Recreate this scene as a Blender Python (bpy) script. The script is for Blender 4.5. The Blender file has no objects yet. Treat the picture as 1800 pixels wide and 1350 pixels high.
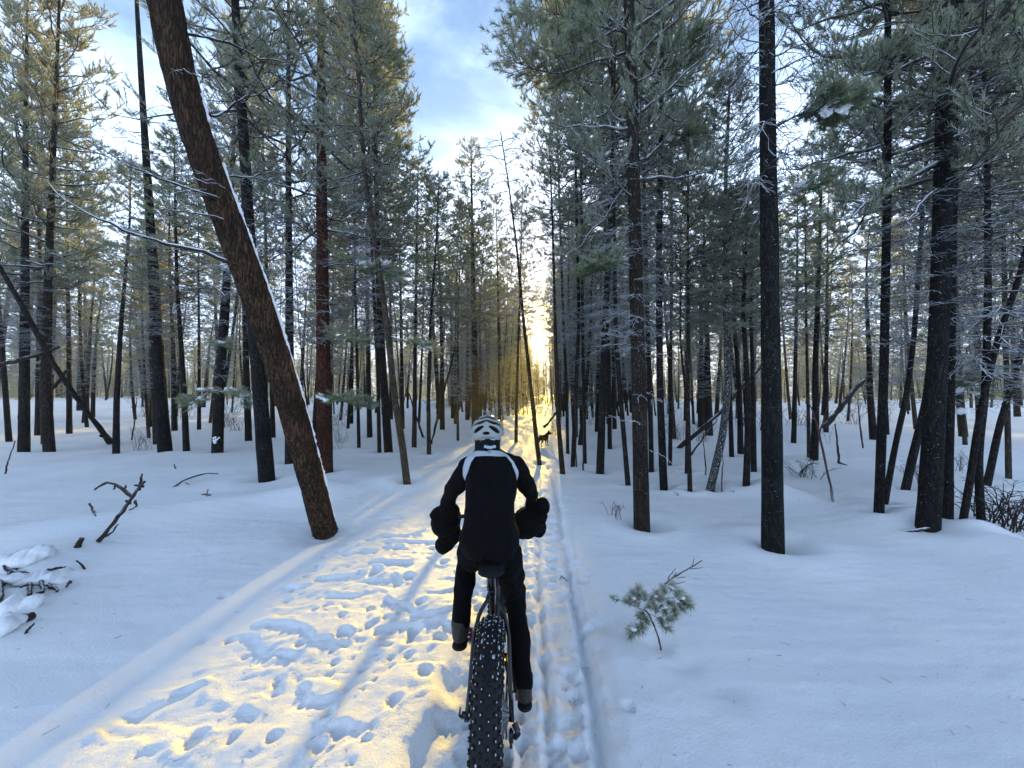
import bpy, bmesh, math, random
import numpy as np
from mathutils import Vector, Matrix, Quaternion

# ------------------------------------------------------------------ camera, sky, sun, exposure
scene = bpy.context.scene
col = scene.collection
F, CX, CY, CAMZ = 676.0, 900.0, 675.0, 1.73          # focal length and centre in the photograph's pixels
PITCH = math.atan(15.0 / F)
cam_d = bpy.data.cameras.new('camera'); cam = bpy.data.objects.new('camera', cam_d); col.objects.link(cam)
cam_d.sensor_width = 36.0; cam_d.lens = F / 1800.0 * 36.0
cam_d.clip_start = 0.02; cam_d.clip_end = 3000.0
cam.location = (0, 0, CAMZ); cam.rotation_euler = (math.pi / 2 + PITCH, 0, 0)
scene.camera = cam

SUN_EL, SUN_AZ = math.radians(9.6), math.radians(5.6)   # azimuth measured from +Y towards +X
sd = Vector((math.sin(SUN_AZ) * math.cos(SUN_EL), math.cos(SUN_AZ) * math.cos(SUN_EL), math.sin(SUN_EL)))
world = bpy.data.worlds.new("World"); scene.world = world; world.use_nodes = True
wn, wl = world.node_tree.nodes, world.node_tree.links
wn.clear()
w_out = wn.new('ShaderNodeOutputWorld'); w_bg = wn.new('ShaderNodeBackground')
sky = wn.new('ShaderNodeTexSky'); sky.sky_type = 'NISHITA'; sky.sun_disc = False
sky.sun_elevation = SUN_EL; sky.sun_rotation = SUN_AZ
sky.air_density = 1.0; sky.dust_density = 0.6; sky.ozone_density = 1.6; sky.altitude = 1200
SKY_STRENGTH = 0.13
tc = wn.new('ShaderNodeTexCoord')
mp = wn.new('ShaderNodeMapping'); mp.inputs['Scale'].default_value = (1.6, 1.6, 4.2); mp.inputs['Rotation'].default_value = (0.0, 0.35, 0.5); mp.inputs['Location'].default_value = (0.9, 0.25, 0.4)
wl.new(tc.outputs['Generated'], mp.inputs['Vector'])
nz = wn.new('ShaderNodeTexNoise'); nz.inputs['Scale'].default_value = 1.15; nz.inputs['Detail'].default_value = 8; nz.inputs['Roughness'].default_value = 0.56
nz.inputs['Distortion'].default_value = 0.25
wl.new(mp.outputs[0], nz.inputs['Vector'])
sep = wn.new('ShaderNodeSeparateXYZ'); wl.new(tc.outputs['Generated'], sep.inputs[0])
hz = wn.new('ShaderNodeMapRange'); hz.inputs['From Min'].default_value = 0.02; hz.inputs['From Max'].default_value = 0.62
hz.inputs['To Min'].default_value = 0.62; hz.inputs['To Max'].default_value = 0.0
wl.new(sep.outputs['Z'], hz.inputs['Value'])
ad = wn.new('ShaderNodeMath'); ad.operation = 'ADD'; wl.new(nz.outputs['Fac'], ad.inputs[0]); wl.new(hz.outputs[0], ad.inputs[1])
cr = wn.new('ShaderNodeMapRange'); cr.interpolation_type = 'SMOOTHSTEP'
cr.inputs['From Min'].default_value = 0.45; cr.inputs['From Max'].default_value = 0.74; cr.inputs['To Max'].default_value = 0.85
wl.new(ad.outputs[0], cr.inputs['Value'])
mixc = wn.new('ShaderNodeMix'); mixc.data_type = 'RGBA'
wl.new(cr.outputs[0], mixc.inputs['Factor']); wl.new(sky.outputs[0], mixc.inputs[6])
CLOUD = (3.9, 5.0, 6.9, 1)
mixc.inputs[7].default_value = CLOUD
# aureole of the low sun in the thin cloud
dt = wn.new('ShaderNodeVectorMath'); dt.operation = 'DOT_PRODUCT'; dt.inputs[1].default_value = sd
nrm = wn.new('ShaderNodeVectorMath'); nrm.operation = 'NORMALIZE'; wl.new(tc.outputs['Generated'], nrm.inputs[0]); wl.new(nrm.outputs[0], dt.inputs[0])
mx0 = wn.new('ShaderNodeMath'); mx0.operation = 'MAXIMUM'; mx0.inputs[1].default_value = 0.0; wl.new(dt.outputs['Value'], mx0.inputs[0])
tot = mixc.outputs[2]
for power, colr in ((1500.0, (42, 29, 8)), (160.0, (4.5, 2.7, 0.7)), (24.0, (2.2, 1.45, 0.4))):
    pw = wn.new('ShaderNodeMath'); pw.operation = 'POWER'; pw.inputs[1].default_value = power; wl.new(mx0.outputs[0], pw.inputs[0])
    sc_ = wn.new('ShaderNodeVectorMath'); sc_.operation = 'SCALE'; sc_.inputs[0].default_value = colr; wl.new(pw.outputs[0], sc_.inputs['Scale'])
    av = wn.new('ShaderNodeVectorMath'); av.operation = 'ADD'; wl.new(tot, av.inputs[0]); wl.new(sc_.outputs[0], av.inputs[1])
    tot = av.outputs[0]
wl.new(tot, w_bg.inputs['Color']); w_bg.inputs['Strength'].default_value = SKY_STRENGTH
wl.new(w_bg.outputs[0], w_out.inputs['Surface'])

sun_d = bpy.data.lights.new('sun', 'SUN'); sun = bpy.data.objects.new('sun', sun_d); col.objects.link(sun)
sun_d.energy = 4.3; sun_d.angle = math.radians(0.5); sun_d.color = (1.0, 0.68, 0.12)
sun.rotation_euler = (-sd).to_track_quat('-Z', 'Y').to_euler()
sun.location = (0, 0, 30)
scene.view_settings.view_transform = 'Standard'; scene.view_settings.look = 'None'
scene.view_settings.gamma = 1.0; scene.view_settings.use_curve_mapping = False
scene.view_settings.exposure = 1.56
scene.render.engine = 'CYCLES'
scene.cycles.max_bounces = 6; scene.cycles.diffuse_bounces = 3; scene.cycles.glossy_bounces = 2
scene.cycles.transmission_bounces = 3; scene.cycles.transparent_max_bounces = 4
scene.cycles.caustics_reflective = False; scene.cycles.caustics_refractive = False
scene.cycles.sample_clamp_indirect = 6.0

# ------------------------------------------------------------------ noise and terrain
_r = np.random.RandomState(7)
_perm = np.tile(_r.permutation(256), 3)
_ga = _r.rand(256) * 2 * np.pi
_gx, _gy = np.cos(_ga), np.sin(_ga)
def perlin(x, y, s=0):
    x = np.asarray(x, float) + s * 17.13; y = np.asarray(y, float) + s * 9.71
    xi = np.floor(x).astype(int); yi = np.floor(y).astype(int)
    xf, yf = x - xi, y - yi
    u = xf * xf * xf * (xf * (xf * 6 - 15) + 10); v = yf * yf * yf * (yf * (yf * 6 - 15) + 10)
    def g(ix, iy, fx, fy):
        h = _perm[(_perm[ix & 255] + iy) & 255]
        return _gx[h] * fx + _gy[h] * fy
    a = g(xi, yi, xf, yf); b = g(xi + 1, yi, xf - 1, yf)
    c = g(xi, yi + 1, xf, yf - 1); d = g(xi + 1, yi + 1, xf - 1, yf - 1)
    return ((a + (b - a) * u) * (1 - v) + (c + (d - c) * u) * v) * 1.5
def fbm(x, y, o=4, s=0):
    t = 0; a = 1.0
    for k in range(o):
        t = t + a * perlin(x * 2 ** k, y * 2 ** k, s + k * 3); a *= 0.5
    return t
def sst(a, b, x):
    t = np.clip((x - a) / (b - a), 0, 1); return t * t * (3 - 2 * t)
def ray(px, py):
    a = (px - CX) / F; b = (CY - py) / F
    c, s = math.cos(PITCH), math.sin(PITCH)
    return a, c - b * s, s + b * c
def at_depth(px, py, d):
    a, y, z = ray(px, py)
    return Vector((a / y * d, d, CAMZ + z / y * d))
def trail_x(y):
    return np.where(y < 14, 0.073 * y - 0.09, 0.932 - 0.0 * y - 0.16 * np.clip(y - 14, 0, 12) + 0.02 * np.clip(y - 20, 0, 40))
PITS = []
def flat_hit(px, py, z=0.0):
    a, y, zz = ray(px, py)
    t = (z - CAMZ) / zz
    return a * t, y * t
for px, py, w in ((405,1137,20),(490,1165,16),(528,1166,15),(488,1214,24),(340,1322,44),(480,1318,26),(585,1180,16),(530,1258,17),(462,1272,13),
                  (478,1160,12),(605,1130,30),(640,1190,18),(660,1020,30),(720,1030,24),(610,985,22),(560,1005,16),(505,1068,14),(575,1082,18),
                  (700,975,22),(740,1075,24),(770,1140,26),(745,1210,28),(690,1265,30),(600,1310,34),(560,1340,30),(430,1170,14),(355,1140,12),
                  (395,1060,16),(650,1085,18),(690,1120,16),(810,1060,22),(780,1000,20),(1035,1022,14),(1105,1265,22),(690,1190,14),(730,950,18),(760,975,16)):
    gx, gy = flat_hit(px, py)
    PITS.append((gx, gy, w / F * gy * 0.46))
_rr = random.Random(5)
for k in range(150):
    yy = 1.2 + (_rr.random() ** 1.5) * 17
    PITS.append((float(trail_x(yy)) + _rr.uniform(-0.85, 0.5), yy, _rr.uniform(0.030, 0.062)))
for k in range(85):
    yy = _rr.uniform(1.5, 6.0)
    PITS.append((-0.22 * yy - _rr.uniform(0.2, 1.15), yy, _rr.uniform(0.014, 0.036)))
def seg_dist(x, y, ax, ay, bx, by):
    dx, dy = bx - ax, by - ay
    t = np.clip(((x - ax) * dx + (y - ay) * dy) / (dx * dx + dy * dy), 0, 1)
    return np.hypot(x - ax - t * dx, y - ay - t * dy), t
def ground(x, y, fine=True):
    x = np.asarray(x, float); y = np.asarray(y, float)
    d = np.hypot(x, y)
    h = 0.10 * perlin(x * 0.22, y * 0.22, 1) * sst(2, 9, d) + 0.035 * perlin(x * 0.6, y * 0.6, 2)
    h = h + 0.9 * sst(18, 70, d) * sst(0.1, -0.6, x / (d + 1)) + 0.6 * sst(15, 60, d) * sst(0.1, 0.7, x / (d + 1))
    h = h + 0.35 * perlin(x * 0.05, y * 0.05, 4) * sst(14, 40, d)
    # trail trough
    tx = trail_x(y)
    wob = 0.13 * perlin(y * 0.9, x * 0 + 3.1, 5) + 0.08 * perlin(y * 2.6, x * 0 + 1.1, 6)
    dl = x - (tx - 0.52 + wob); dr = (tx + 0.47 + 0.4 * wob) - x
    tr = sst(-0.02, 0.09, dl) * sst(-0.06, 0.14, dr)
    fade = sst(40, 20, y) * sst(-6, -2, y)
    h = h + 0.07 * np.exp(-(d / 4.5) ** 2) - 0.050 * tr * fade
    # bank on the left of the trail and the wide trodden shelf beyond it
    h = h + 0.022 * np.exp(-((dl + 0.16) / 0.16) ** 2) * fade * (0.6 + 0.8 * perlin(y * 1.7, x * 0.3, 8))
    shelf_w = 1.55 + 0.25 * perlin(y * 0.8, x * 0 + 7.7, 9)
    shelf = sst(-shelf_w - 0.1, -shelf_w + 0.1, dl) * sst(0.05, -0.05, dl) * sst(7.5, 5.0, y) * sst(-1, 0.6, y)
    if fine:
        rough = np.clip(tr * fade + 0.30 * shelf, 0, 1)
        wx, wy = x + 0.06 * perlin(x * 5, y * 5, 16), y + 0.06 * perlin(x * 5, y * 5, 17)
        h = h + rough * (0.015 * (1 - 2 * np.abs(perlin(wx * 4.2, wy * 3.4, 11))) + 0.016 * perlin(wx * 9, wy * 8, 12) + 0.016 * np.abs(perlin(wx * 21, wy * 19, 13)) - 0.02)
        h = h + (0.35 * shelf + 0.5 * tr * fade) * 0.006 * perlin(x * 34, y * 34, 18)
        # terrace edges of the trodden crust
        tz = fbm(x * 0.8 + 0.15 * perlin(x * 4, y * 4, 15), y * 1.5, 3, 14)
        h = h + 0.018 * sst(-0.015, 0.02, tz - 0.08) * shelf + 0.016 * sst(-0.015, 0.02, tz + 0.35) * shelf + 0.010 * np.abs(perlin(wx * 11, wy * 13, 19)) * shelf
        # wind ripples
        rp = fbm(x * 1.1 + 1.2 * perlin(x * 0.5, y * 0.5, 20), y * 3.2, 3, 21)
        h = h + 0.006 * rp * (1 - rough) * sst(0, 3, d)
        h = h + 0.0014 * perlin(x * 9, y * 20, 22) * (1 - rough) + 0.0018 * perlin(x * 5, y * 12, 27) * (1 - rough)
        # tyre ruts
        for ax, ay, bx, by, wd, dp in ((0.145, 1.2, 0.25, 3.8, 0.022, 0.035), (0.25, 3.8, 0.62, 9.0, 0.03, 0.03), (0.36, 1.0, 0.55, 3.8, 0.03, 0.04),
                                       (0.55, 3.8, 0.95, 9.0, 0.04, 0.03), (-0.09, -1.0, -0.09, 2.2, 0.05, 0.02), (0.02, 1.2, 0.2, 6, 0.018, 0.02)):
            ds, _ = seg_dist(x + 0.012 * perlin(y * 2, x * 0, 31), y, ax, ay, bx, by)
            h = h - dp * np.exp(-(ds / wd) ** 2) + 0.4 * dp * np.exp(-((ds - 2 * wd) / wd) ** 2)
    # low drift crests beside the clearings
    for ax, ay, bx, by, wd, hh in ((-6.6, 4.1, -3.2, 6.3, 0.5, 0.15), (-3.2, 6.3, -1.2, 8.6, 0.45, 0.09), (3.7, 8.5, 4.35, 6.4, 0.5, 0.13), (4.35, 6.4, 5.4, 3.5, 0.5, 0.14),
                                   (5.6, 5.0, 6.2, 5.2, 0.5, 0.12), (-1.15, 4.1, -1.6, 2.2, 0.35, 0.03)):
        ds, _ = seg_dist(x + 0.1 * perlin(x * 1.3, y * 1.3, 33), y, ax, ay, bx, by)
        h = h + hh * np.exp(-(ds / wd) ** 2)
    # mounds over the buried brush at the left edge
    for mx, my, mr, mh in ((-4.9, 3.9, 0.5, 0.10), (-4.2, 3.0, 0.5, 0.08), (-4.4, 3.5, 0.13, -0.10), (-4.75, 3.55, 0.12, -0.10), (-3.6, 2.75, 0.4, 0.05)):
        h = h + mh * np.exp(-((x - mx) ** 2 + (y - my) ** 2) / mr ** 2)
    # wells at the foot of the nearest trunks
    for mx, my, mr, mh in ((-2.3, 4.72, 0.3, 0.10), (3.12, 4.3, 0.22, 0.07), (1.82, 5.0, 0.2, 0.05), (0.98, 2.63, 0.1, 0.05), (0.62, 2.8, 0.07, 0.03), (1.08, 2.45, 0.13, 0.04), (1.2, 2.25, 0.12, 0.03)):
        h = h - mh * np.exp(-((x - mx) ** 2 + (y - my) ** 2) / mr ** 2)
    return h
def pits(x, y, h):
    for px, py, r in PITS:
        m = (np.abs(x - px) < 3 * r) & (np.abs(y - py) < 3 * r)
        if not m.any(): continue
        xx, yy = x[m] - px, y[m] - py
        rr = np.hypot(xx * 1.0, yy * 0.8) / r * (1 + 0.25 * perlin(xx * 9 + px * 5, yy * 9, 40))
        h[m] += -0.50 * r * (1 - sst(0.6, 1.05, rr)) + 0.10 * r * np.exp(-((rr - 1.25) / 0.3) ** 2)
    return h
def gz(x, y): return float(ground(x, y, False))
def ground_hit(px, py):
    a, yy, zz = ray(px, py)
    lo, hi = 0.5, 0.5
    t = 0.5
    while t < 150:
        if CAMZ + zz * t < gz(a * t, yy * t): break
        t *= 1.03
    lo, hi = t / 1.03, t
    for _ in range(18):
        m = (lo + hi) / 2
        if CAMZ + zz * m < gz(a * m, yy * m): hi = m
        else: lo = m
    return Vector((a * hi, yy * hi, gz(a * hi, yy * hi)))

# ------------------------------------------------------------------ materials
def mat(name):
    m = bpy.data.materials.new(name); m.use_nodes = True
    n = m.node_tree.nodes; l = m.node_tree.links
    return m, n, l, n['Principled BSDF']
def N(n, t, **kw):
    o = n.new(t)
    for k, v in kw.items():
        if k in o.inputs: o.inputs[k].default_value = v
        else: setattr(o, k, v)
    return o
def plain(name, c, rough=0.6, metal=0.0, spec=0.5, noise=0.25, scale=30):
    m, n, l, b = mat(name)
    t = N(n, 'ShaderNodeTexCoord'); z = N(n, 'ShaderNodeTexNoise', Scale=scale, Detail=4.0); l.new(t.outputs['Object'], z.inputs['Vector'])
    r = N(n, 'ShaderNodeMapRange'); r.inputs['To Min'].default_value = 1 - noise; r.inputs['To Max'].default_value = 1 + noise; l.new(z.outputs['Fac'], r.inputs['Value'])
    s = N(n, 'ShaderNodeVectorMath', operation='SCALE'); s.inputs[0].default_value = c; l.new(r.outputs[0], s.inputs['Scale']); l.new(s.outputs[0], b.inputs['Base Color'])
    b.inputs['Roughness'].default_value = rough; b.inputs['Metallic'].default_value = metal; b.inputs['Specular IOR Level'].default_value = spec
    return m
def mixcol(n, l, fac, a, b):
    m = N(n, 'ShaderNodeMix', data_type='RGBA')
    if isinstance(fac, float): m.inputs[0].default_value = fac
    else: l.new(fac, m.inputs[0])
    for i, v in ((6, a), (7, b)):
        if isinstance(v, tuple): m.inputs[i].default_value = (*v, 1)
        else: l.new(v, m.inputs[i])
    return m.outputs[2]
def ramp(n, l, src, a, b):
    r = N(n, 'ShaderNodeMapRange', interpolation_type='SMOOTHSTEP'); r.inputs['From Min'].default_value = a; r.inputs['From Max'].default_value = b
    l.new(src, r.inputs['Value']); return r.outputs[0]

def snow_material(name='snow', grain=1.0):
    m, n, l, b = mat(name)
    t = N(n, 'ShaderNodeTexCoord')
    z1 = N(n, 'ShaderNodeTexNoise', Scale=70.0, Detail=5.0, Roughness=0.7); l.new(t.outputs['Object'], z1.inputs['Vector'])
    z2 = N(n, 'ShaderNodeTexNoise', Scale=9.0, Detail=5.0, Roughness=0.6); l.new(t.outputs['Object'], z2.inputs['Vector'])
    z3 = N(n, 'ShaderNodeTexNoise', Scale=1.2, Detail=3.0); l.new(t.outputs['Object'], z3.inputs['Vector'])
    c = mixcol(n, l, ramp(n, l, z3.outputs['Fac'], 0.3, 0.7), (0.84, 0.86, 0.89), (0.90, 0.90, 0.91))
    l.new(c, b.inputs['Base Color'])
    b.inputs['Roughness'].default_value = 0.65; b.inputs['Specular IOR Level'].default_value = 0.35
    b1 = N(n, 'ShaderNodeBump', Strength=0.75 * grain, Distance=0.008); l.new(z1.outputs['Fac'], b1.inputs['Height'])
    b2 = N(n, 'ShaderNodeBump', Strength=0.5, Distance=0.012); l.new(z2.outputs['Fac'], b2.inputs['Height']); l.new(b1.outputs[0], b2.inputs['Normal'])
    vg = N(n, 'ShaderNodeTexVoronoi', Scale=260.0); l.new(t.outputs['Object'], vg.inputs['Vector'])
    b3 = N(n, 'ShaderNodeBump', Strength=0.35 * grain, Distance=0.004); l.new(vg.outputs['Distance'], b3.inputs['Height']); l.new(b2.outputs[0], b3.inputs['Normal'])
    l.new(b3.outputs[0], b.inputs['Normal'])
    b.inputs['Subsurface Weight'].default_value = 0.0
    return m
M_snow = snow_material()
def bark_material(name, dark, light, fleck=0.0, ztr=0.28, scale=9.0, gap=0.45):
    m, n, l, b = mat(name)
    t = N(n, 'ShaderNodeTexCoord'); mp_ = N(n, 'ShaderNodeMapping'); mp_.inputs['Scale'].default_value = (1, 1, ztr); l.new(t.outputs['Object'], mp_.inputs['Vector'])
    zd = N(n, 'ShaderNodeTexNoise', Scale=scale * 1.5, Detail=3.0); l.new(mp_.outputs[0], zd.inputs['Vector'])
    ad_ = N(n, 'ShaderNodeMix', data_type='VECTOR'); ad_.inputs[0].default_value = 0.12; l.new(mp_.outputs[0], ad_.inputs[4]); l.new(zd.outputs['Color'], ad_.inputs[5])
    v = N(n, 'ShaderNodeTexVoronoi', Scale=scale * 2.4, feature='DISTANCE_TO_EDGE'); l.new(ad_.outputs[1], v.inputs['Vector'])
    z = N(n, 'ShaderNodeTexNoise', Scale=scale * 5, Detail=6.0, Roughness=0.7); l.new(mp_.outputs[0], z.inputs['Vector'])
    big = N(n, 'ShaderNodeTexNoise', Scale=1.6, Detail=3.0); l.new(t.outputs['Object'], big.inputs['Vector'])
    f = ramp(n, l, v.outputs['Distance'], 0.0, 0.16)
    mul = N(n, 'ShaderNodeMath', operation='MULTIPLY'); l.new(f, mul.inputs[0]); l.new(ramp(n, l, z.outputs['Fac'], 0.3, 0.7), mul.inputs[1])
    mul2 = N(n, 'ShaderNodeMath', operation='MULTIPLY'); l.new(mul.outputs[0], mul2.inputs[0]); l.new(ramp(n, l, big.outputs['Fac'], 0.2, 0.62), mul2.inputs[1])
    c = mixcol(n, l, mul2.outputs[0], dark, light)
    if fleck > 0:
        fl = N(n, 'ShaderNodeTexNoise', Scale=75.0, Detail=3.0); l.new(t.outputs['Object'], fl.inputs['Vector'])
        c = mixcol(n, l, ramp(n, l, fl.outputs['Fac'], 0.735 - fleck, 0.79 - fleck), c, (0.75, 0.78, 0.8))
    l.new(c, b.inputs['Base Color']); b.inputs['Roughness'].default_value = 0.9; b.inputs['Specular IOR Level'].default_value = 0.15
    bp = N(n, 'ShaderNodeBump', Strength=0.9, Distance=0.02); l.new(mul.outputs[0], bp.inputs['Height']); l.new(bp.outputs[0], b.inputs['Normal'])
    return m
M_bark = {
    'dark': bark_material('dark_bark', (0.010, 0.009, 0.009), (0.062, 0.052, 0.045), 0.04),
    'black': bark_material('black_bark', (0.007, 0.007, 0.007), (0.040, 0.037, 0.036), 0.045),
    'brown': bark_material('brown_bark', (0.014, 0.011, 0.009), (0.085, 0.062, 0.045), 0.05),
    'red': bark_material('red_bark', (0.024, 0.010, 0.007), (0.15, 0.054, 0.032), 0.03, 0.22),
    'orange': bark_material('orange_bark', (0.012, 0.009, 0.007), (0.195, 0.108, 0.062), 0.0, 0.13, 12.0),
    'grey': bark_material('grey_bark', (0.03, 0.024, 0.018), (0.16, 0.125, 0.09), 0.03),
    'white': bark_material('frost_white_bark', (0.03, 0.028, 0.026), (0.09, 0.08, 0.07), 0.15),
}
def twig_material(name, wood, frost, lo=0.0, hi=0.55, amount=0.9):
    m, n, l, b = mat(name)
    g = N(n, 'ShaderNodeNewGeometry'); s = N(n, 'ShaderNodeSeparateXYZ'); l.new(g.outputs['Normal'], s.inputs[0])
    t = N(n, 'ShaderNodeTexCoord'); z = N(n, 'ShaderNodeTexNoise', Scale=6.0, Detail=4.0); l.new(t.outputs['Object'], z.inputs['Vector'])
    a = N(n, 'ShaderNodeMath', operation='MULTIPLY_ADD'); l.new(z.outputs['Fac'], a.inputs[0]); a.inputs[1].default_value = 0.9; a.inputs[2].default_value = -0.45
    a2 = N(n, 'ShaderNodeMath', operation='ADD'); l.new(s.outputs['Z'], a2.inputs[0]); l.new(a.outputs[0], a2.inputs[1])
    r = ramp(n, l, a2.outputs[0], lo, hi); sc = N(n, 'ShaderNodeMath', operation='MULTIPLY'); l.new(r, sc.inputs[0]); sc.inputs[1].default_value = amount
    l.new(mixcol(n, l, sc.outputs[0], wood, frost), b.inputs['Base Color']); b.inputs['Roughness'].default_value = 0.85; b.inputs['Specular IOR Level'].default_value = 0.2
    return m
M_twig = twig_material('frosted_twigs', (0.048, 0.041, 0.036), (0.70, 0.74, 0.78), -0.2, 0.5, 0.85)
M_limb = twig_material('snow_dusted_limb', (0.030, 0.024, 0.020), (0.82, 0.85, 0.88), 0.15, 0.55, 0.95)
M_log = twig_material('snow_topped_log', (0.030, 0.025, 0.022), (0.66, 0.70, 0.75), 0.55, 0.95, 0.9)
M_dead = twig_material('dead_branch_wood', (0.042, 0.030, 0.022), (0.7, 0.74, 0.8), 0.75, 1.25, 0.8)
M_rtwig = twig_material('reddish_twigs', (0.09, 0.045, 0.04), (0.6, 0.62, 0.68), 0.5, 1.3, 0.6)
def needle_material(name, green, frost, lo, hi, amount):
    m = bpy.data.materials.new(name); m.use_nodes = True; n = m.node_tree.nodes; l = m.node_tree.links; n.clear()
    out = N(n, 'ShaderNodeOutputMaterial'); df = N(n, 'ShaderNodeBsdfDiffuse'); tl = N(n, 'ShaderNodeBsdfTranslucent'); mx = N(n, 'ShaderNodeMixShader')
    at = N(n, 'ShaderNodeAttribute', attribute_name='frost'); t = N(n, 'ShaderNodeTexCoord'); z = N(n, 'ShaderNodeTexNoise', Scale=1.1, Detail=3.0)
    l.new(t.outputs['Object'], z.inputs['Vector'])
    oi = N(n, 'ShaderNodeObjectInfo')
    s = N(n, 'ShaderNodeMath', operation='MULTIPLY_ADD'); l.new(z.outputs['Fac'], s.inputs[0]); s.inputs[1].default_value = 1.0; l.new(at.outputs['Fac'], s.inputs[2])
    s2 = N(n, 'ShaderNodeMath', operation='MULTIPLY_ADD'); l.new(oi.outputs['Random'], s2.inputs[0]); s2.inputs[1].default_value = 0.25; l.new(s.outputs[0], s2.inputs[2])
    f = N(n, 'ShaderNodeMath', operation='MULTIPLY'); l.new(ramp(n, l, s2.outputs[0], lo, hi), f.inputs[0]); f.inputs[1].default_value = amount
    c = mixcol(n, l, f.outputs[0], green, frost)
    l.new(c, df.inputs['Color'])
    c2 = mixcol(n, l, f.outputs[0], tuple(min(1, v * 3.6) for v in green), (0.62, 0.54, 0.34))
    l.new(c2, tl.inputs['Color'])
    mx.inputs[0].default_value = 0.5; l.new(df.outputs[0], mx.inputs[1]); l.new(tl.outputs[0], mx.inputs[2]); l.new(mx.outputs[0], out.inputs['Surface'])
    return m
M_needle = needle_material('frosted_needles', (0.050, 0.078, 0.028), (0.52, 0.56, 0.50), 0.75, 1.8, 0.74)
M_needle_hero = needle_material('sapling_needles', (0.060, 0.085, 0.028), (0.62, 0.66, 0.66), 0.75, 1.5, 0.85)

# ------------------------------------------------------------------ mesh helpers
def make_mesh(name, verts, faces_list, mats=None, mat_idx=None, smooth=False, frost=None):
    """verts (N,3); faces_list: list of int arrays (M,k)"""
    me = bpy.data.meshes.new(name)
    verts = np.asarray(verts, np.float32)
    me.vertices.add(len(verts)); me.vertices.foreach_set('co', verts.ravel())
    faces_list = [np.asarray(f, np.int32) for f in faces_list if len(f)]
    loops = np.concatenate([f.ravel() for f in faces_list])
    tot_ = np.concatenate([np.full(len(f), f.shape[1], np.int32) for f in faces_list])
    start = np.concatenate([[0], np.cumsum(tot_)[:-1]]).astype(np.int32)
    me.loops.add(len(loops)); me.loops.foreach_set('vertex_index', loops)
    me.polygons.add(len(tot_)); me.polygons.foreach_set('loop_start', start); me.polygons.foreach_set('loop_total', tot_)
    for mm in (mats or []): me.materials.append(mm)
    if mat_idx is not None: me.polygons.foreach_set('material_index', np.asarray(mat_idx, np.int32))
    me.update(calc_edges=True)
    if smooth: me.polygons.foreach_set('use_smooth', np.ones(len(tot_), bool))
    if frost is not None:
        a = me.attributes.new('frost', 'FLOAT', 'POINT'); a.data.foreach_set('value', np.asarray(frost, np.float32))
    return me
def tubes(P, R, sides=3, cap=False):
    """P (N,K,3), R (N,K) -> verts, quads"""
    P = np.asarray(P, float); R = np.asarray(R, float); n, k, _ = P.shape
    T = np.gradient(P, axis=1); T /= np.linalg.norm(T, axis=2, keepdims=True) + 1e-9
    ref = np.where(np.abs(T[:, :1, 2:3]) > 0.9, np.array([[[1.0, 0, 0]]]), np.array([[[0, 0, 1.0]]]))
    ref = np.broadcast_to(ref, T.shape)
    U = np.cross(T, ref); U /= np.linalg.norm(U, axis=2, keepdims=True) + 1e-9
    V = np.cross(T, U)
    a = np.arange(sides) / sides * 2 * np.pi
    ring = U[:, :, None, :] * np.cos(a)[None, None, :, None] + V[:, :, None, :] * np.sin(a)[None, None, :, None]
    vs = P[:, :, None, :] + ring * R[:, :, None, None]
    vs = vs.reshape(-1, 3)
    i = np.arange(n)[:, None, None] * (k * sides); j = np.arange(k - 1)[None, :, None] * sides; s = np.arange(sides)[None, None, :]; s2 = (s + 1) % sides
    q = np.stack([i + j + s, i + j + s2, i + j + sides + s2, i + j + sides + s], -1).reshape(-1, 4)
    return vs, q
class Geo:
    def __init__(s): s.v = []; s.f = []; s.m = []; s.fr = []; s.n = 0
    def add(s, v, f, m=0, fr=None):
        v = np.asarray(v, float); f = np.asarray(f, int)
        s.v.append(v); s.f.append(f + s.n); s.m.append(np.full(len(f), m)); s.fr.append(np.zeros(len(v)) if fr is None else fr); s.n += len(v)
    def mesh(s, name, mats, smooth=False):
        o = sorted(range(len(s.f)), key=lambda i: s.f[i].shape[1])
        return make_mesh(name, np.concatenate(s.v), [s.f[i] for i in o], mats, np.concatenate([s.m[i] for i in o]), smooth, np.concatenate(s.fr))
def link(name, me, parent=None, **props):
    o = bpy.data.objects.new(name, me); col.objects.link(o)
    if parent is not None: o.parent = parent
    for k, v in props.items(): o[k] = v
    return o
def thing(name, label, cat, loc=(0, 0, 0), group=None):
    o = bpy.data.objects.new(name, None); col.objects.link(o); o.location = loc; o.empty_display_size = 0.2
    o['label'] = label; o['category'] = cat
    if group: o['group'] = group
    return o
def along(P, t):
    """P (N,K,3), t (N,M) -> positions (N,M,3), tangents (N,M,3)"""
    n, k, _ = P.shape; u = t * (k - 1); i = np.clip(u.astype(int), 0, k - 2); f = (u - i)[..., None]
    ar = np.arange(n)[:, None]; a, b = P[ar, i], P[ar, i + 1]
    tg = b - a; tg /= np.linalg.norm(tg, axis=-1, keepdims=True) + 1e-9
    return a + (b - a) * f, tg
def unit(v): return v / (np.linalg.norm(v, axis=-1, keepdims=True) + 1e-9)
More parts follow.
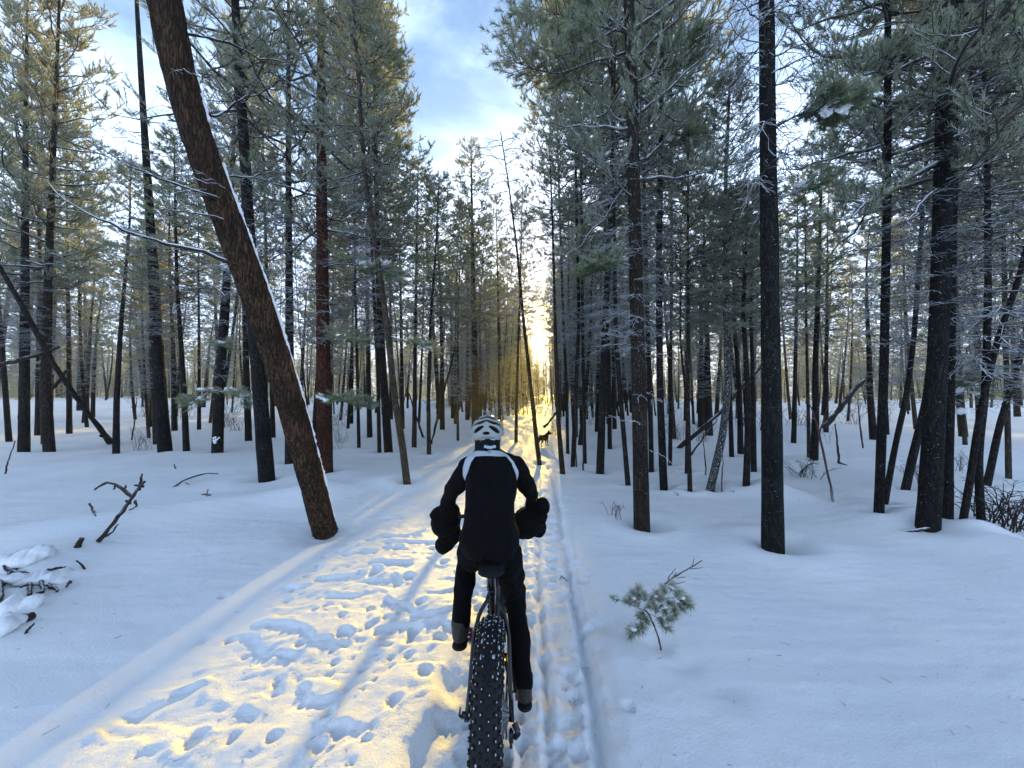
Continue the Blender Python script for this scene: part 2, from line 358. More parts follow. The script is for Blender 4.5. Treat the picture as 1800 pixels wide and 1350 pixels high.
def side_twigs(rng, P, m, tlo, thi, len0, len1, spread, up, curve, K=4, wig=0.05):
    """children on paths P: (N,m) twigs"""
    n = P.shape[0]
    t = tlo + (thi - tlo) * (np.arange(m)[None, :] + rng.rand(n, m)) / m
    pos, tg = along(P, t)
    upv = np.array([0, 0, 1.0]); side = unit(np.cross(tg, upv + 0.01))
    sgn = np.where((np.arange(m)[None, :] + rng.randint(0, 2, (n, 1))) % 2, 1.0, -1.0)[..., None]
    a = spread * (0.7 + 0.6 * rng.rand(n, m, 1))
    roll = up + 0.5 * rng.randn(n, m, 1)
    d = unit(tg * np.cos(a) + side * sgn * np.sin(a) + upv * roll * 0.5)
    L = (len0 + (len1 - len0) * t) * (0.6 + 0.8 * rng.rand(n, m))
    s = np.linspace(0, 1, K)[None, None, :, None]
    Q = pos[:, :, None, :] + d[:, :, None, :] * s * L[:, :, None, None] + upv * (s ** 2) * (curve + 0.5 * abs(curve) * rng.randn(n, m, 1, 1)) * L[:, :, None, None]
    Q = Q + rng.randn(n, m, K, 3) * wig * L[:, :, None, None] * s
    return Q.reshape(-1, K, 3), L.reshape(-1), t.reshape(-1)
def tufts(rng, pos, ax, n, ln, w, tl, amin=0.35, amax=1.25):
    m = len(pos)
    ax = unit(ax)
    r = rng.randn(m, n, 3); A = ax[:, None, :]
    pr = unit(r - (r * A).sum(-1, keepdims=True) * A)
    al = (amin + (amax - amin) * rng.rand(m, n, 1))
    d = A * np.cos(al) + pr * np.sin(al)
    d[..., 2] += 0.18; d = unit(d)
    b = pos[:, None, :] + A * (rng.rand(m, n, 1) * tl)
    L = ln * (0.7 + 0.5 * rng.rand(m, n, 1))
    sd_ = unit(np.cross(d, rng.randn(m, n, 3))) * w * 0.5
    v = np.stack([b - sd_, b + sd_, b + d * L], 2).reshape(-1, 3)
    f = np.arange(m * n * 3).reshape(-1, 3)
    fr = (0.45 + 0.5 * d[..., 2:3] + 0.25 * rng.rand(m, n, 1))
    fr = np.concatenate([fr - 0.1, fr - 0.1, fr + 0.3], 2).reshape(-1)
    return v, f, fr
def limbs(rng, n, z0, z1, lenf, e0, curve, K=7, wig=0.03):
    z = z0 + (z1 - z0) * (np.arange(n) + rng.rand(n)) / n
    q = (z - z0) / (z1 - z0)
    ph = np.arange(n) * 2.39996 + rng.rand(n) * 0.9
    L = lenf(q) * (0.65 + 0.6 * rng.rand(n))
    e = e0(q) + 0.15 * rng.randn(n); c = curve(q) + 0.12 * rng.randn(n)
    s = np.linspace(0, 1, K)[None, :]
    rad = L[:, None] * s * np.cos(e)[:, None]
    P = np.zeros((n, K, 3))
    bend = 0.25 * rng.randn(n, 1) * s ** 2
    P[..., 0] = rad * np.cos(ph[:, None] + bend); P[..., 1] = rad * np.sin(ph[:, None] + bend)
    P[..., 2] = z[:, None] + L[:, None] * (s * np.sin(e)[:, None] + c[:, None] * s ** 2)
    P += rng.randn(n, K, 3) * wig * L[:, None, None] * s[..., None]
    return P, L, q

def crown_mesh(seed, dens=1.0, nn=16, nw=0.016, lod=0, wide=1.0):
    """living crown, 10 m tall, base at z=0"""
    rng = np.random.RandomState(seed); g = Geo()
    n1 = int(72 * dens)
    prof = lambda q: wide * (0.35 + 1.55 * np.minimum(1, q / 0.12 + 0.45) * (1 - q) ** 0.62)
    P, L, q = limbs(rng, n1, 0.0, 9.9, prof, lambda q: -0.15 + 0.95 * q, lambda q: 0.16 + 0.1 * q)
    R = 0.028 * (1 - 0.8 * np.linspace(0, 1, 7)[None, :]) * (0.4 + 0.45 * L[:, None])
    v, f = tubes(P, R, 4 if lod == 0 else 3); g.add(v, f, 0)
    top = np.zeros((1, 4, 3)); top[0, :, 2] = np.linspace(9.0, 10.2, 4)
    v, f = tubes(top, np.full((1, 4), 0.02), 3); g.add(v, f, 0)
    m2 = (9, 8, 6)[lod]
    Q, L2, t2 = side_twigs(rng, P, m2, 0.34, 1.0, 0.50, 0.28, 0.9, 0.3, 0.25)
    keep = np.repeat(L, m2) > 0.25; Q = Q[keep]; L2 = L2[keep]
    if lod < 2:
        v, f = tubes(Q, 0.008 * np.linspace(1, 0.4, 4)[None, :] * np.ones((len(Q), 1)), 3); g.add(v, f, 0)
    m3 = (4, 3, 2)[lod]
    S, L3, t3 = side_twigs(rng, Q, m3, 0.45, 1.0, 0.22, 0.15, 0.7, 0.6, 0.2, 3)
    if lod == 0:
        v, f = tubes(S, 0.005 * np.ones((len(S), 3)), 3); g.add(v, f, 0)
    pos = [S[:, -1], Q[:, -1], P[:, -1], top[:, -1]]; ax = [S[:, -1] - S[:, 0], Q[:, -1] - Q[:, -2], P[:, -1] - P[:, -2], np.array([[0, 0, 1.0]])]
    # inner cushions of needles a little back from the tips
    pos.append((S[:, 0] + S[:, -1]) / 2); ax.append(S[:, -1] - S[:, 0])
    pos = np.concatenate(pos); ax = unit(np.concatenate(ax)); pos = pos - ax * 0.09
    v, f, fr = tufts(rng, pos, ax, nn, (0.066, 0.086, 0.108)[lod], nw, 0.13, 0.35, 1.4); g.add(v, f, 1, fr)
    return g.mesh('pine_crown', [M_twig, M_needle])
def dead_mesh(seed, n1=46, h=6.0, lod=0, reach=1.1, gap=0.0):
    """bare frosted twigs of the dead lower crown, h m tall, base at z=0"""
    rng = np.random.RandomState(seed); g = Geo()
    prof = lambda q: reach * (0.35 + 0.9 * q)
    P, L, q = limbs(rng, n1, 0.0, h, prof, lambda q: 0.12 + 0.1 * q, lambda q: -0.30 + 0.25 * q, 7, 0.05)
    v, f = tubes(P, 0.016 * np.linspace(1, 0.3, 7)[None, :] * (0.5 + 0.4 * L[:, None]), 4 if lod == 0 else 3); g.add(v, f, 0)
    m2 = (9, 7, 6)[lod]
    Q, L2, t2 = side_twigs(rng, P, m2, 0.15, 1.0, 0.52, 0.25, 0.85, 0.15, -0.22, 5, 0.08)
    v, f = tubes(Q, (0.0065, 0.0075, 0.011)[lod] * np.linspace(1, 0.4, 5)[None, :] * np.ones((len(Q), 1)), 3); g.add(v, f, 0)
    if lod < 2:
        S, L3, t3 = side_twigs(rng, Q, (4, 3)[lod], 0.2, 1.0, 0.2, 0.12, 0.8, 0.1, -0.1, 3, 0.1)
        v, f = tubes(S, (0.0042, 0.006)[lod] * np.ones((len(S), 3)), 3); g.add(v, f, 0)
    return g.mesh('bare_twigs', [M_twig])
def trunk_arrays(path, r0, r1, seg=14, rings=40, rough=0.05, seed=1, flare=0.05, tip=0.02):
    """path: list of local Vectors from base to top"""
    pts = np.array([tuple(p) for p in path], float)
    dl = np.concatenate([[0], np.cumsum(np.linalg.norm(np.diff(pts, axis=0), axis=1))]); H = dl[-1]
    s = np.linspace(0, 1, rings) ** 1.15 * H
    # smooth interpolation of the path
    ss = np.linspace(0, H, 240); raw = np.stack([np.interp(ss, dl, pts[:, i]) for i in range(3)], 1)
    kx = 15; pad = np.concatenate([np.repeat(raw[:1], kx, 0) + (np.arange(-kx, 0)[:, None]) * (raw[1] - raw[0]), raw, np.repeat(raw[-1:], kx, 0) + (np.arange(1, kx + 1)[:, None]) * (raw[-1] - raw[-2])])
    ker = np.hanning(2 * kx + 1); ker /= ker.sum(); sm = np.stack([np.convolve(pad[:, i], ker, 'valid') for i in range(3)], 1)
    P = np.stack([np.interp(s, ss, sm[:, i]) for i in range(3)], 1)
    R = r0 + (r1 - r0) * (s / H); R = R * (1 + flare * np.exp(-s / 0.25))
    P[0] -= (P[1] - P[0]) / (np.linalg.norm(P[1] - P[0]) + 1e-9) * 0.5   # rooted well below the snow
    T = np.gradient(P, axis=0); T /= np.linalg.norm(T, axis=1, keepdims=True)
    U = np.cross(T, np.array([[0, 1.0, 0]])); U /= np.linalg.norm(U, axis=1, keepdims=True); V = np.cross(T, U)
    a = np.arange(seg) / seg * 2 * np.pi
    nA = fbm(np.cos(a)[None, :] * 2.2 + 7 * seed, s[:, None] * 1.3 + np.sin(a)[None, :] * 2.2, 3, seed % 50)
    rr = R[:, None] * (1 + rough * nA)
    v = P[:, None, :] + (U[:, None, :] * np.cos(a)[None, :, None] + V[:, None, :] * np.sin(a)[None, :, None]) * rr[..., None]
    i = np.arange(rings - 1)[:, None] * seg; j = np.arange(seg)[None, :]; j2 = (j + 1) % seg
    q = np.stack([i + j, i + j2, i + seg + j2, i + seg + j], -1).reshape(-1, 4)
    return v.reshape(-1, 3), q, P, R
def filler_trunk(seed, H, r0, bend):
    rng = random.Random(seed); path = []
    bx, by = rng.uniform(-bend, bend), rng.uniform(-bend, bend)
    for k in range(6):
        t = k / 5; path.append((bx * math.sin(t * 3) + rng.uniform(-.02, .02) * k, by * math.sin(t * 2.6), t * H))
    v, q, P, R = trunk_arrays(path, r0, 0.015, 9, 26, 0.06, seed)
    rg = np.random.RandomState(seed + 90); g = Geo(); g.add(v, q, 0)
    return g
# ------------------------------------------------------------------ shared tree pieces
CROWN_NEAR = [crown_mesh(11, 1.1, 28, 0.0080, 0), crown_mesh(12, 0.9, 28, 0.0080, 0, 1.15)]
CROWN_MID = [crown_mesh(21 + k, d, 19, 0.016, 1, w) for k, (d, w) in enumerate(((0.72, 0.95), (0.58, 0.8), (0.8, 1.05), (0.5, 0.75)))]
CROWN_FAR = [crown_mesh(41 + k, d, 10, 0.034, 2, w) for k, (d, w) in enumerate(((0.8, .92), (0.66, 0.8), (0.9, 1.0)))]
DEAD_NEAR = [dead_mesh(61, 44, 6.0, 0, 1.15), dead_mesh(62, 34, 6.0, 0, 0.9)]
DEAD_MID = [dead_mesh(71, 50, 6.0, 1, 1.2), dead_mesh(72, 36, 6.0, 1, 0.9), dead_mesh(73, 60, 6.0, 1, 1.0)]
DEAD_FAR = [dead_mesh(81, 40, 6.0, 2, 1.1), dead_mesh(82, 30, 6.0, 2, 0.9)]

# ------------------------------------------------------------------ measured trees
# points are measured along each trunk from its foot upwards in the photograph; wb: foot width; H: height (m) or top point
TR = [
 # pts, width, bark, H, zc (live crown start m), zt (twig start), crown scale xy, tier, label
 ([(16,777),(3,600),(-8,480)], 8, 'dark', 15, 7, 3.5, 1, 'mid', 'thin dark pine at the edge of the snow left of the paired pines'),
 ([(42,795),(44,500),(45,230)], 15, 'dark', 15, 4.8, 3.0, .9, 'near', 'straight dark pine just left of the foot of the thicker grey pine'),
 ([(67,765),(69,600),(70,450)], 9, 'dark', 15, 6, 3.4, 1, 'mid', 'slim dark pine standing between two stouter pines near the fallen pole'),
 ([(87,795),(80,690),(86,450),(97,200)], 15, 'brown', 16, 5.0, 3.2, .9, 'near', 'greyish pine trunk crossed low by the long leaning dead pole'),
 ([(122,762),(121,600),(118,450)], 8, 'dark', 14, 6, 3, 1, 'mid', 'slender dark pine just beyond the leaning dead pole'),
 ([(153,730),(150,600),(149,480)], 7, 'dark', 15, 6, 3, 1, 'mid', 'thin upright pine rising behind the dense low evergreen boughs'),
 ([(204,797),(205,700),(212,580),(225,430),(228,400)], 10, 'dark', ((230, 290)), 7, 4.0, .8, 'mid', 'slightly curved dark pine at the foot of the leaning dead pole'),
 ([(262,730),(245,640),(236,520)], 6, 'dark', ((232, 420)), 6, 3, 1, 'mid', 'thin crooked pine behind the small leafless shrub'),
 ([(290,795),(279,650),(268,450),(252,200),(240,0)], 20, 'black', 17, 99, 3.2, 1, 'near', 'tall stout black pine with bare twiggy crown beside the small shrub'),
 ([(307,757),(304,600),(298,470)], 9, 'dark', ((297, 300)), 6, 3, 1, 'mid', 'dark pine close behind the tall stout black pine'),
 ([(328,795),(321,650),(311,500),(308,380)], 10, 'dark', ((306, 240)), 6, 3.4, 1, 'mid', 'narrow dark pine next to the tall stout black pine'),
 ([(350,755),(350,600),(349,500)], 6, 'dark', ((349, 320)), 6, 3, 1, 'mid', 'very thin dark pine behind the pine with a snow patch'),
 ([(382,795),(386,680),(395,560),(402,440)], 18, 'dark', 12, 5.5, 2.2, 1, 'near', 'stout dark pine with a white snow patch low on its trunk'),
 ([(437,775),(433,650),(429,500)], 11, 'dark', 15, 6, 3, 1, 'mid', 'dark pine just behind the stout leaning black pine foot'),
 ([(469,842),(457,690),(446,560),(432,300),(413,0)], 25, 'black', 17, 7, 3.4, 1.1, 'near', 'stout black pine crossing behind the leaning orange-barked pine'),
 ([(480,770),(477,650),(470,520)], 8, 'dark', 15, 6, 3, 1, 'mid', 'dark pine showing just behind the stout black crossing pine'),
 ([(510,813),(509,600),(507,300)], 16, 'dark', 15, 6, 3.2, 1, 'near', 'straight black pine between the leaning orange pine and red-barked pine'),
 ([(571,828),(569,700),(566,400),(564,0)], 26, 'red', 16, 5.0, 2.8, .95, 'near', 'straight red-barked pine with green boughs standing behind the leaning trunk'),
 ([(631,788),(628,650),(624,480)], 6, 'dark', 14, 5, 3, 1, 'mid', 'thin dark pine beside the snowy low bough of the red pine'),
 ([(650,768),(645,500),(648,300)], 9, 'dark', ((672, 105)), 7, 5, 1.35, 'mid', 'tall dark pine whose sunlit golden crown rises behind the red-barked pine'),
 ([(667,798),(664,650),(655,480)], 7, 'dark', 15, 6, 3, .8, 'mid', 'thin straight pine just left of a stout dark trunk'),
 ([(683,795),(676,690),(668,560),(664,450)], 15, 'dark', 14, 6, 3, .9, 'mid', 'stout dark pine behind the bare grey curving trunk'),
 ([(715,846),(706,770),(693,700),(684,600),(668,483),(648,360),(640,290)], 13, 'grey', 11, 9, 3.5, .7, 'mid', 'curving bare grey-brown trunk alone in the open snow'),
 ([(728,787),(730,600),(733,400)], 9, 'dark', ((735, 290)), 5, 3, .9, 'mid', 'straight dark pine with pointed frosted top beside golden tops'),
 ([(754,797),(753,690),(757,560),(766,440)], 8, 'dark', ((772, 312)), 6, 3, .8, 'mid', 'slim dark pine with golden pointed crown catching the sun'),
 ([(836,765),(834,600),(831,450)], 14, 'dark', ((828, 262)), 4.6, 3, 1.1, 'mid', 'tall spire-shaped frosted pine directly above the helmet'),
 ([(878,752),(877,600),(874,450)], 6, 'dark', ((872, 345)), 5, 3, .8, 'mid', 'slender pine with short pointed top next to the spire-shaped pine'),
 ([(907,777),(908,700),(911,600),(914,520)], 6, 'brown', 9, 7, 3, .7, 'mid', 'thin brown crooked trunk beside the trail near the black dog'),
 ([(948,815),(935,700),(921,570),(909,440),(895,330)], 8, 'brown', ((880, 232)), 99, 4.0, .8, 'bare', 'tall bare leaning snag with a leafless twiggy top beside the dog'),
 ([(989,833),(982,750),(977,617),(973,450),(970,360)], 9, 'brown', ((966, 268)), 99, 3.6, .55, 'bare', 'bare grey snag casting its long shadow down the trail'),
 ([(998,797),(996,680),(990,560)], 6, 'dark', 14, 6, 3, .8, 'mid', 'thin dark pine close behind the bare shadow-casting snag'),
 ([(1007,820),(1012,690),(1018,560),(1014,400)], 8, 'dark', 13, 5.4, 3, 1, 'mid', 'slender dark pine with broad frosted crown beside the bare snag'),
 ([(1028,818),(1026,700),(1024,560)], 7, 'dark', 12, 6, 2.6, .8, 'mid', 'thin pine between the slender frosted pine and the stout pair'),
 ([(1055,830),(1059,690),(1063,583),(1072,400),(1076,300)], 14, 'dark', 14, 6, 3, 1, 'near', 'stout dark pine standing left of the slender tilted pine'),
 ([(1072,788),(1070,650),(1066,500)], 8, 'dark', 14, 6, 3, 1, 'mid', 'dark pine half hidden behind the stout dark pine near the trail'),
 ([(1104,853),(1090,690),(1083,600),(1080,450)], 9, 'dark', 12, 6, 2.6, .8, 'mid', 'slender tilted pine just left of the thick grey trunk'),
 ([(1128,925),(1124,700),(1118,500),(1112,200),(1105,0)], 27, 'brown', 15, 4.3, 2.3, .58, 'near', 'thick scaly grey-brown pine rising from open snow above the sapling'),
 ([(1145,828),(1143,700),(1138,560)], 9, 'dark', 15, 6, 3, 1, 'mid', 'dark pine peeking out behind the thick scaly pine'),
 ([(1167,860),(1160,690),(1158,450),(1162,250)], 13, 'black', 14, 5.4, 3.2, .5, 'near', 'straight black pine with snow-capped crown next to the thick scaly pine'),
 ([(1178,818),(1179,650),(1180,500)], 7, 'dark', 14, 6, 3, 1, 'mid', 'thin dark pine just right of the straight black pine'),
 ([(1213,865),(1209,720),(1210,550),(1209,400)], 8, 'brown', ((1210, 200)), 6, 2.8, .8, 'mid', 'slim grey-brown pine in front of the fallen leaning log'),
 ([(1206,830),(1208,720),(1196,600)], 5, 'dark', ((1196, 380)), 6, 3, .7, 'mid', 'thin dark stem touching the slim grey-brown pine'),
 ([(1248,862),(1270,767),(1280,683),(1274,480),(1276,300)], 13, 'white', ((1284, 125)), 4.8, 3, .66, 'near', 'slanting trunk plastered with white frost below a pointed crown'),
 ([(1286,803),(1283,680),(1281,560)], 8, 'dark', ((1279, 350)), 6, 3, .8, 'mid', 'dark pine just behind the frost-plastered slanting trunk'),
 ([(1302,799),(1300,690),(1290,560)], 10, 'dark', ((1290, 330)), 6, 3, .8, 'mid', 'dark pine between the frosted slanting trunk and the curved pine'),
 ([(1312,850),(1316,700),(1306,550),(1312,420)], 11, 'dark', ((1313, 330)), 5, 2.6, .9, 'mid', 'gently curved dark pine left of the tall black foreground pine'),
 ([(1325,828),(1324,700),(1320,560)], 9, 'dark', ((1322, 350)), 5, 3, .8, 'mid', 'dark pine close beside the tall black foreground pine'),
 ([(1358,960),(1356,700),(1352,400),(1347,0)], 33, 'black', 15, 99, 4.0, .62, 'near', 'tall black foreground pine speckled with frost, right of the sapling'),
 ([(1395,778),(1398,650),(1401,500)], 8, 'dark', ((1402, 310)), 5, 3, .9, 'mid', 'slim dark pine just right of the tall black foreground pine'),
 ([(1431,808),(1434,720),(1433,640),(1440,460),(1442,380)], 12, 'dark', ((1446, 240)), 4.8, 3, 1, 'mid', 'dark pine with bushy frosted crown behind the forked sapling'),
 ([(1422,805),(1420,680),(1417,560)], 6, 'grey', ((1415, 350)), 5, 3, .8, 'mid', 'pale thin trunk next to the forked leafless sapling'),
 ([(1452,760),(1452,650),(1454,500)], 8, 'dark', ((1456, 330)), 5, 3, .8, 'mid', 'dark pine near the raised leaning log in the clearing'),
 ([(1545,900),(1549,780),(1554,650),(1560,300)], 14, 'black', 14, 4.0, 2.2, .62, 'near', 'straight black pine with a thin leaning stem crossing its foot'),
 ([(1555,886),(1572,790),(1594,694),(1606,600)], 9, 'dark', 9, 5, 2.4, .8, 'mid', 'thin leaning stem crossing the foot of a straight black pine'),
 ([(1592,859),(1607,790),(1627,715),(1640,600)], 12, 'dark', 11, 4.4, 1.6, 1, 'mid', 'tilted dark pine with drooping frosted boughs behind the biggest trunk'),
 ([(1631,922),(1640,780),(1652,560),(1660,250),(1665,0)], 30, 'black', 15, 4.0, 2.6, .85, 'near', 'biggest black trunk rising above the snow mound and half-buried log'),
 ([(1665,914),(1668,700),(1672,500),(1676,300)], 15, 'black', 14, 5, 2.6, .7, 'near', 'black pine standing close against the biggest trunk'),
 ([(1692,920),(1708,829),(1718,751),(1741,645),(1761,572),(1792,490)], 10, 'dark', 9, 99, 1.8, .9, 'near', 'bent dark tree curving outward above the tangled brush'),
 ([(1725,924),(1718,796),(1733,694),(1737,500),(1735,300)], 11, 'dark', 11, 5, 1.8, 1.0, 'near', 'crooked dark tree rising out of the tangled brush pile'),
 ([(1735,853),(1757,747),(1798,613)], 10, 'dark', 9, 4, 1.5, 1, 'mid', 'slanting dark tree with snow-loaded boughs behind the tangled brush'),
 ([(1773,842),(1771,740),(1768,600)], 8, 'grey', 12, 5, 2.5, 1, 'mid', 'pale slim pine beyond the tangled brush'),
]
# ------------------------------------------------------------------ the snow ground
def axis_lines(lo_far, lo, hi, hi_far, step, grow=1.06, cap=4.0):
    mid = list(np.arange(lo, hi, step)); a, s = [], step; x = lo
    while x > lo_far: s = min(s * grow, cap); x -= s; a.append(x)
    b, s = [], step; x = mid[-1]
    while x < hi_far: s = min(s * grow, cap); x += s; b.append(x)
    return np.array(a[::-1] + mid + b)
xs = axis_lines(-260, -2.9, 1.6, 260, 0.019, 1.035, 6.0); ys = axis_lines(-40, 1.1, 5.4, 330, 0.019, 1.03, 6.0)
XX, YY = np.meshgrid(xs, ys)
ZZ = ground(XX.ravel(), YY.ravel()); ZZ = pits(XX.ravel(), YY.ravel(), ZZ)
for row in TR:
    bx_ = ground_hit(*row[0][0]); rr0 = row[1] / F * bx_.y / 2
    if bx_.y > 15: continue
    dd_ = np.hypot(XX.ravel() - bx_.x, YY.ravel() - bx_.y)
    ZZ += -0.07 * np.exp(-(dd_ / (rr0 * 1.7 + .05)) ** 2) + 0.035 * np.exp(-((dd_ - rr0 * 3.2 - .1) / (rr0 * 1.4 + .08)) ** 2)
nx, ny = len(xs), len(ys)
ii = (np.arange(ny - 1)[:, None] * nx + np.arange(nx - 1)[None, :]).ravel()
me = make_mesh('snow_ground', np.stack([XX.ravel(), YY.ravel(), ZZ], 1), [np.stack([ii, ii + 1, ii + nx + 1, ii + nx], 1)], [M_snow], smooth=True)
link('snow_ground', me, None, kind='structure')
print('ground verts', len(ZZ))

GROUP = 'pines standing in the snowy forest'
rnd = random.Random(3)
hero_xy = []; hero_obj = {}
def orient(o, d, spin=0.0, s=(1, 1, 1), loc=(0, 0, 0)):
    q = Vector((0, 0, 1)).rotation_difference(Vector(d).normalized())
    o.rotation_mode = 'QUATERNION'; o.rotation_quaternion = q @ Quaternion((0, 0, 1), spin)
    o.scale = s; o.location = loc
def path_at(P, z):
    return Vector([float(np.interp(z, P[:, 2], P[:, i])) for i in range(3)])
for idx, (pts, wb, bark, H, zc, zt, sxy, tier, lab) in enumerate(TR):
    base = ground_hit(*pts[0]); d = base.y
    loc = [Vector((0, 0, 0))]
    for p in pts[1:]:
        loc.append(at_depth(p[0], p[1], d) - base)
    if isinstance(H, tuple):
        loc.append(at_depth(H[0], H[1], d) - base)
    else:
        last, prev = loc[-1], loc[-2]
        if last.z < H:
            dr = (last - prev).normalized(); dr = (dr + Vector((0, 0, 0.6))).normalized()
            loc.append(last + dr * ((H - last.z) / dr.z))
    Ht = loc[-1].z
    r0 = wb / F * d / 2
    t = thing('bare_snag' if tier == 'bare' else 'pine_tree', lab, 'tree', base, GROUP)
    hero_xy.append((base.x, base.y)); hero_obj[idx] = (t, base, loc, r0)
    v, q, P, R = trunk_arrays(loc, r0, max(0.012, r0 * (0.12 if d > 7 else 0.3)), 20 if d < 7 else 12, 70 if d < 7 else 36, 0.07, idx + 1)
    link('trunk', make_mesh('trunk', v, [q], [M_bark[bark]], smooth=True), t)
    far = d > 14
    CR = CROWN_NEAR if (tier == 'near' or d < 9) else CROWN_MID
    DD = DEAD_NEAR if (tier == 'near' or tier == 'bare' or d < 9) else DEAD_MID
    if tier == 'bare':
        z0, z1 = Ht * 0.42, Ht * 0.985
        a, b = path_at(P, z0), path_at(P, z1)
        o = link('bare_twigs', DD[idx % 2], t); orient(o, b - a, rnd.uniform(0, 6), (sxy * .75, sxy * .75, (b - a).length / 6.0), a)
        continue
    zc = zc if zc > 90 else min(zc, Ht * 0.5)
    ze = min(zc, Ht * 0.95)
    if zc > 90: ze = min(ze, zt + 6.0)
    if zt < ze:
        a, b = path_at(P, zt), path_at(P, ze + 0.8)
        o = link('bare_twigs', rnd.choice(DD), t); s_ = sxy * rnd.uniform(0.85, 1.1); orient(o, b - a, rnd.uniform(0, 6), (s_, s_, (b - a).length / 6.0), a)
    if zc < Ht:
        a, b = path_at(P, zc), path_at(P, Ht * 0.99)
        L = (b - a).length; s_ = sxy * (0.55 + 0.045 * L) * rnd.uniform(0.9, 1.1)
        o = link('crown', rnd.choice(CR), t); orient(o, b - a, rnd.uniform(0, 6), (s_, s_, L / 10.0), a)

# ------------------------------------------------------------------ the many pines behind
FT = [(filler_trunk(200 + k, 16.0, r, b).mesh('trunk', [M_bark[bk]], True)) for k, (r, b, bk) in enumerate(((0.15, 0.25, 'dark'), (0.11, 0.4, 'dark'), (0.18, 0.15, 'brown'), (0.09, 0.6, 'dark'), (0.13, 0.3, 'black'), (0.10, 0.5, 'grey')))]
LAND = [(42, 'the edge pine'), (204, 'the curved pine'), (382, 'the snow-patched pine'), (571, 'the red-barked pine'), (715, 'the curving bare trunk'),
        (836, 'the spire-topped pine'), (948, 'the leaning snag'), (1055, 'the stout trailside pine'), (1128, 'the scaly pine'), (1248, 'the frost-plastered trunk'),
        (1358, 'the foreground black pine'), (1545, 'the crossed pine'), (1631, 'the biggest trunk')]
ORD = 'first second third fourth fifth sixth seventh eighth ninth tenth eleventh twelfth'.split()
def uval(x, y): return x * math.cos(SUN_AZ) - y * math.sin(SUN_AZ)
def top_limit(px):
    """highest pixel row a tree behind may reach, from the skyline of the photograph"""
    tab = [(-4000, -200), (100, 100), (160, 330), (240, 380), (300, 300), (400, 200), (560, 200), (680, 260), (720, 320), (800, 350), (960, 390), (990, 340), (1080, 250), (1200, 250), (1250, 330), (1320, 350), (1440, 360), (1490, 420), (1560, 300), (1700, 60), (6000, -200)]
    return float(np.interp(px, [a for a, b in tab], [b for a, b in tab]))
pos = list(hero_xy); fill = []
rf = random.Random(12)
NFILL, tries = 200, 0
def gap_ok(x, y):
    u = uval(x, y)
    m_ = 0.9 * float(sst(25, 42, y))
    if y > 13 and -2.75 - m_ < u < 0.7 + 0.6 * m_ and y < 88: return False
    if y < 22 and abs(x - float(trail_x(y))) < 0.9: return False
    return True
cand = []
while tries < 90000 and len(cand) < 1000:
    tries += 1
    y = 9.5 + (rf.random() ** 0.62) * 92
    x = rf.uniform(-1.42, 1.42) * y
    px = CX + x / y * F
    if y < 13 and -40 < px < 1840: continue
    if not gap_ok(x, y): continue
    md = 1.25 if y < 30 else 1.75
    if not (790 < px < 1130): md *= 1.55
    side = not (790 < px < 1130)
    cell = random.Random(int(x // 2.6) * 7919 + int(y // 2.6) * 31).random()
    if not side and y > 22 and cell < 0.22: continue
    if side and y > 14 and cell < (0.48 if y < 30 else 0.66): continue
    if any((x - a) ** 2 + (y - b) ** 2 < md * md for a, b in pos): continue
    pos.append((x, y)); cand.append((y, x))
cand.sort()
fill, beyond = cand[:NFILL], cand[NFILL:]
print('filler', len(fill), 'beyond', len(beyond), 'far row', fill[-1][0])
def tree_dims(x, y, rg):
    px = CX + x / y * F; py = top_limit(px)
    Hmax = CAMZ + (690 - py) / F * y
    H = rg.uniform(9.0, 15.5) if y < 38 else rg.uniform(7.0, 11.5)
    if -10 < uval(x, y) < 9 and y < 80: H = rg.uniform(10.5, 13.8) if y > 24 else rg.uniform(10, 15)
    return max(4.5, min(H, Hmax * rg.uniform(0.86, 1.0)))
specs = []
for y, x in fill:
    H = tree_dims(x, y, rf); px = CX + x / y * F; w = rf.uniform(0.5, 0.95)
    left = [n for a, n in LAND if a <= px]; right = [n for a, n in LAND if a > px]
    row = 'nearer rows' if y < 17 else ('middle rows' if y < 25 else 'deeper rows')
    size = ('slim ' if w < 0.74 else 'stout ') + ('low' if H < 9.5 else 'tall')
    specs.append([x, y, H, px, w, row, size, left[-1] if left else None, right[0] if right else None])
seen = {}
for sp_ in sorted(specs, key=lambda q_: q_[3]):
    key = tuple(sp_[5:9]); seen[key] = seen.get(key, 0) + 1; o_ = ORD[min(seen[key], 12) - 1]
    if sp_[7] and sp_[8]: lab = f'{o_} {sp_[6]} pine from {sp_[7]} towards {sp_[8]}, {sp_[5]}'
    elif sp_[7]: lab = f'{o_} {sp_[6]} pine counted outwards beyond {sp_[7]}, {sp_[5]}'
    else: lab = f'{o_} {sp_[6]} pine from the edge in towards {sp_[8]}, {sp_[5]}'
    sp_.append(lab)
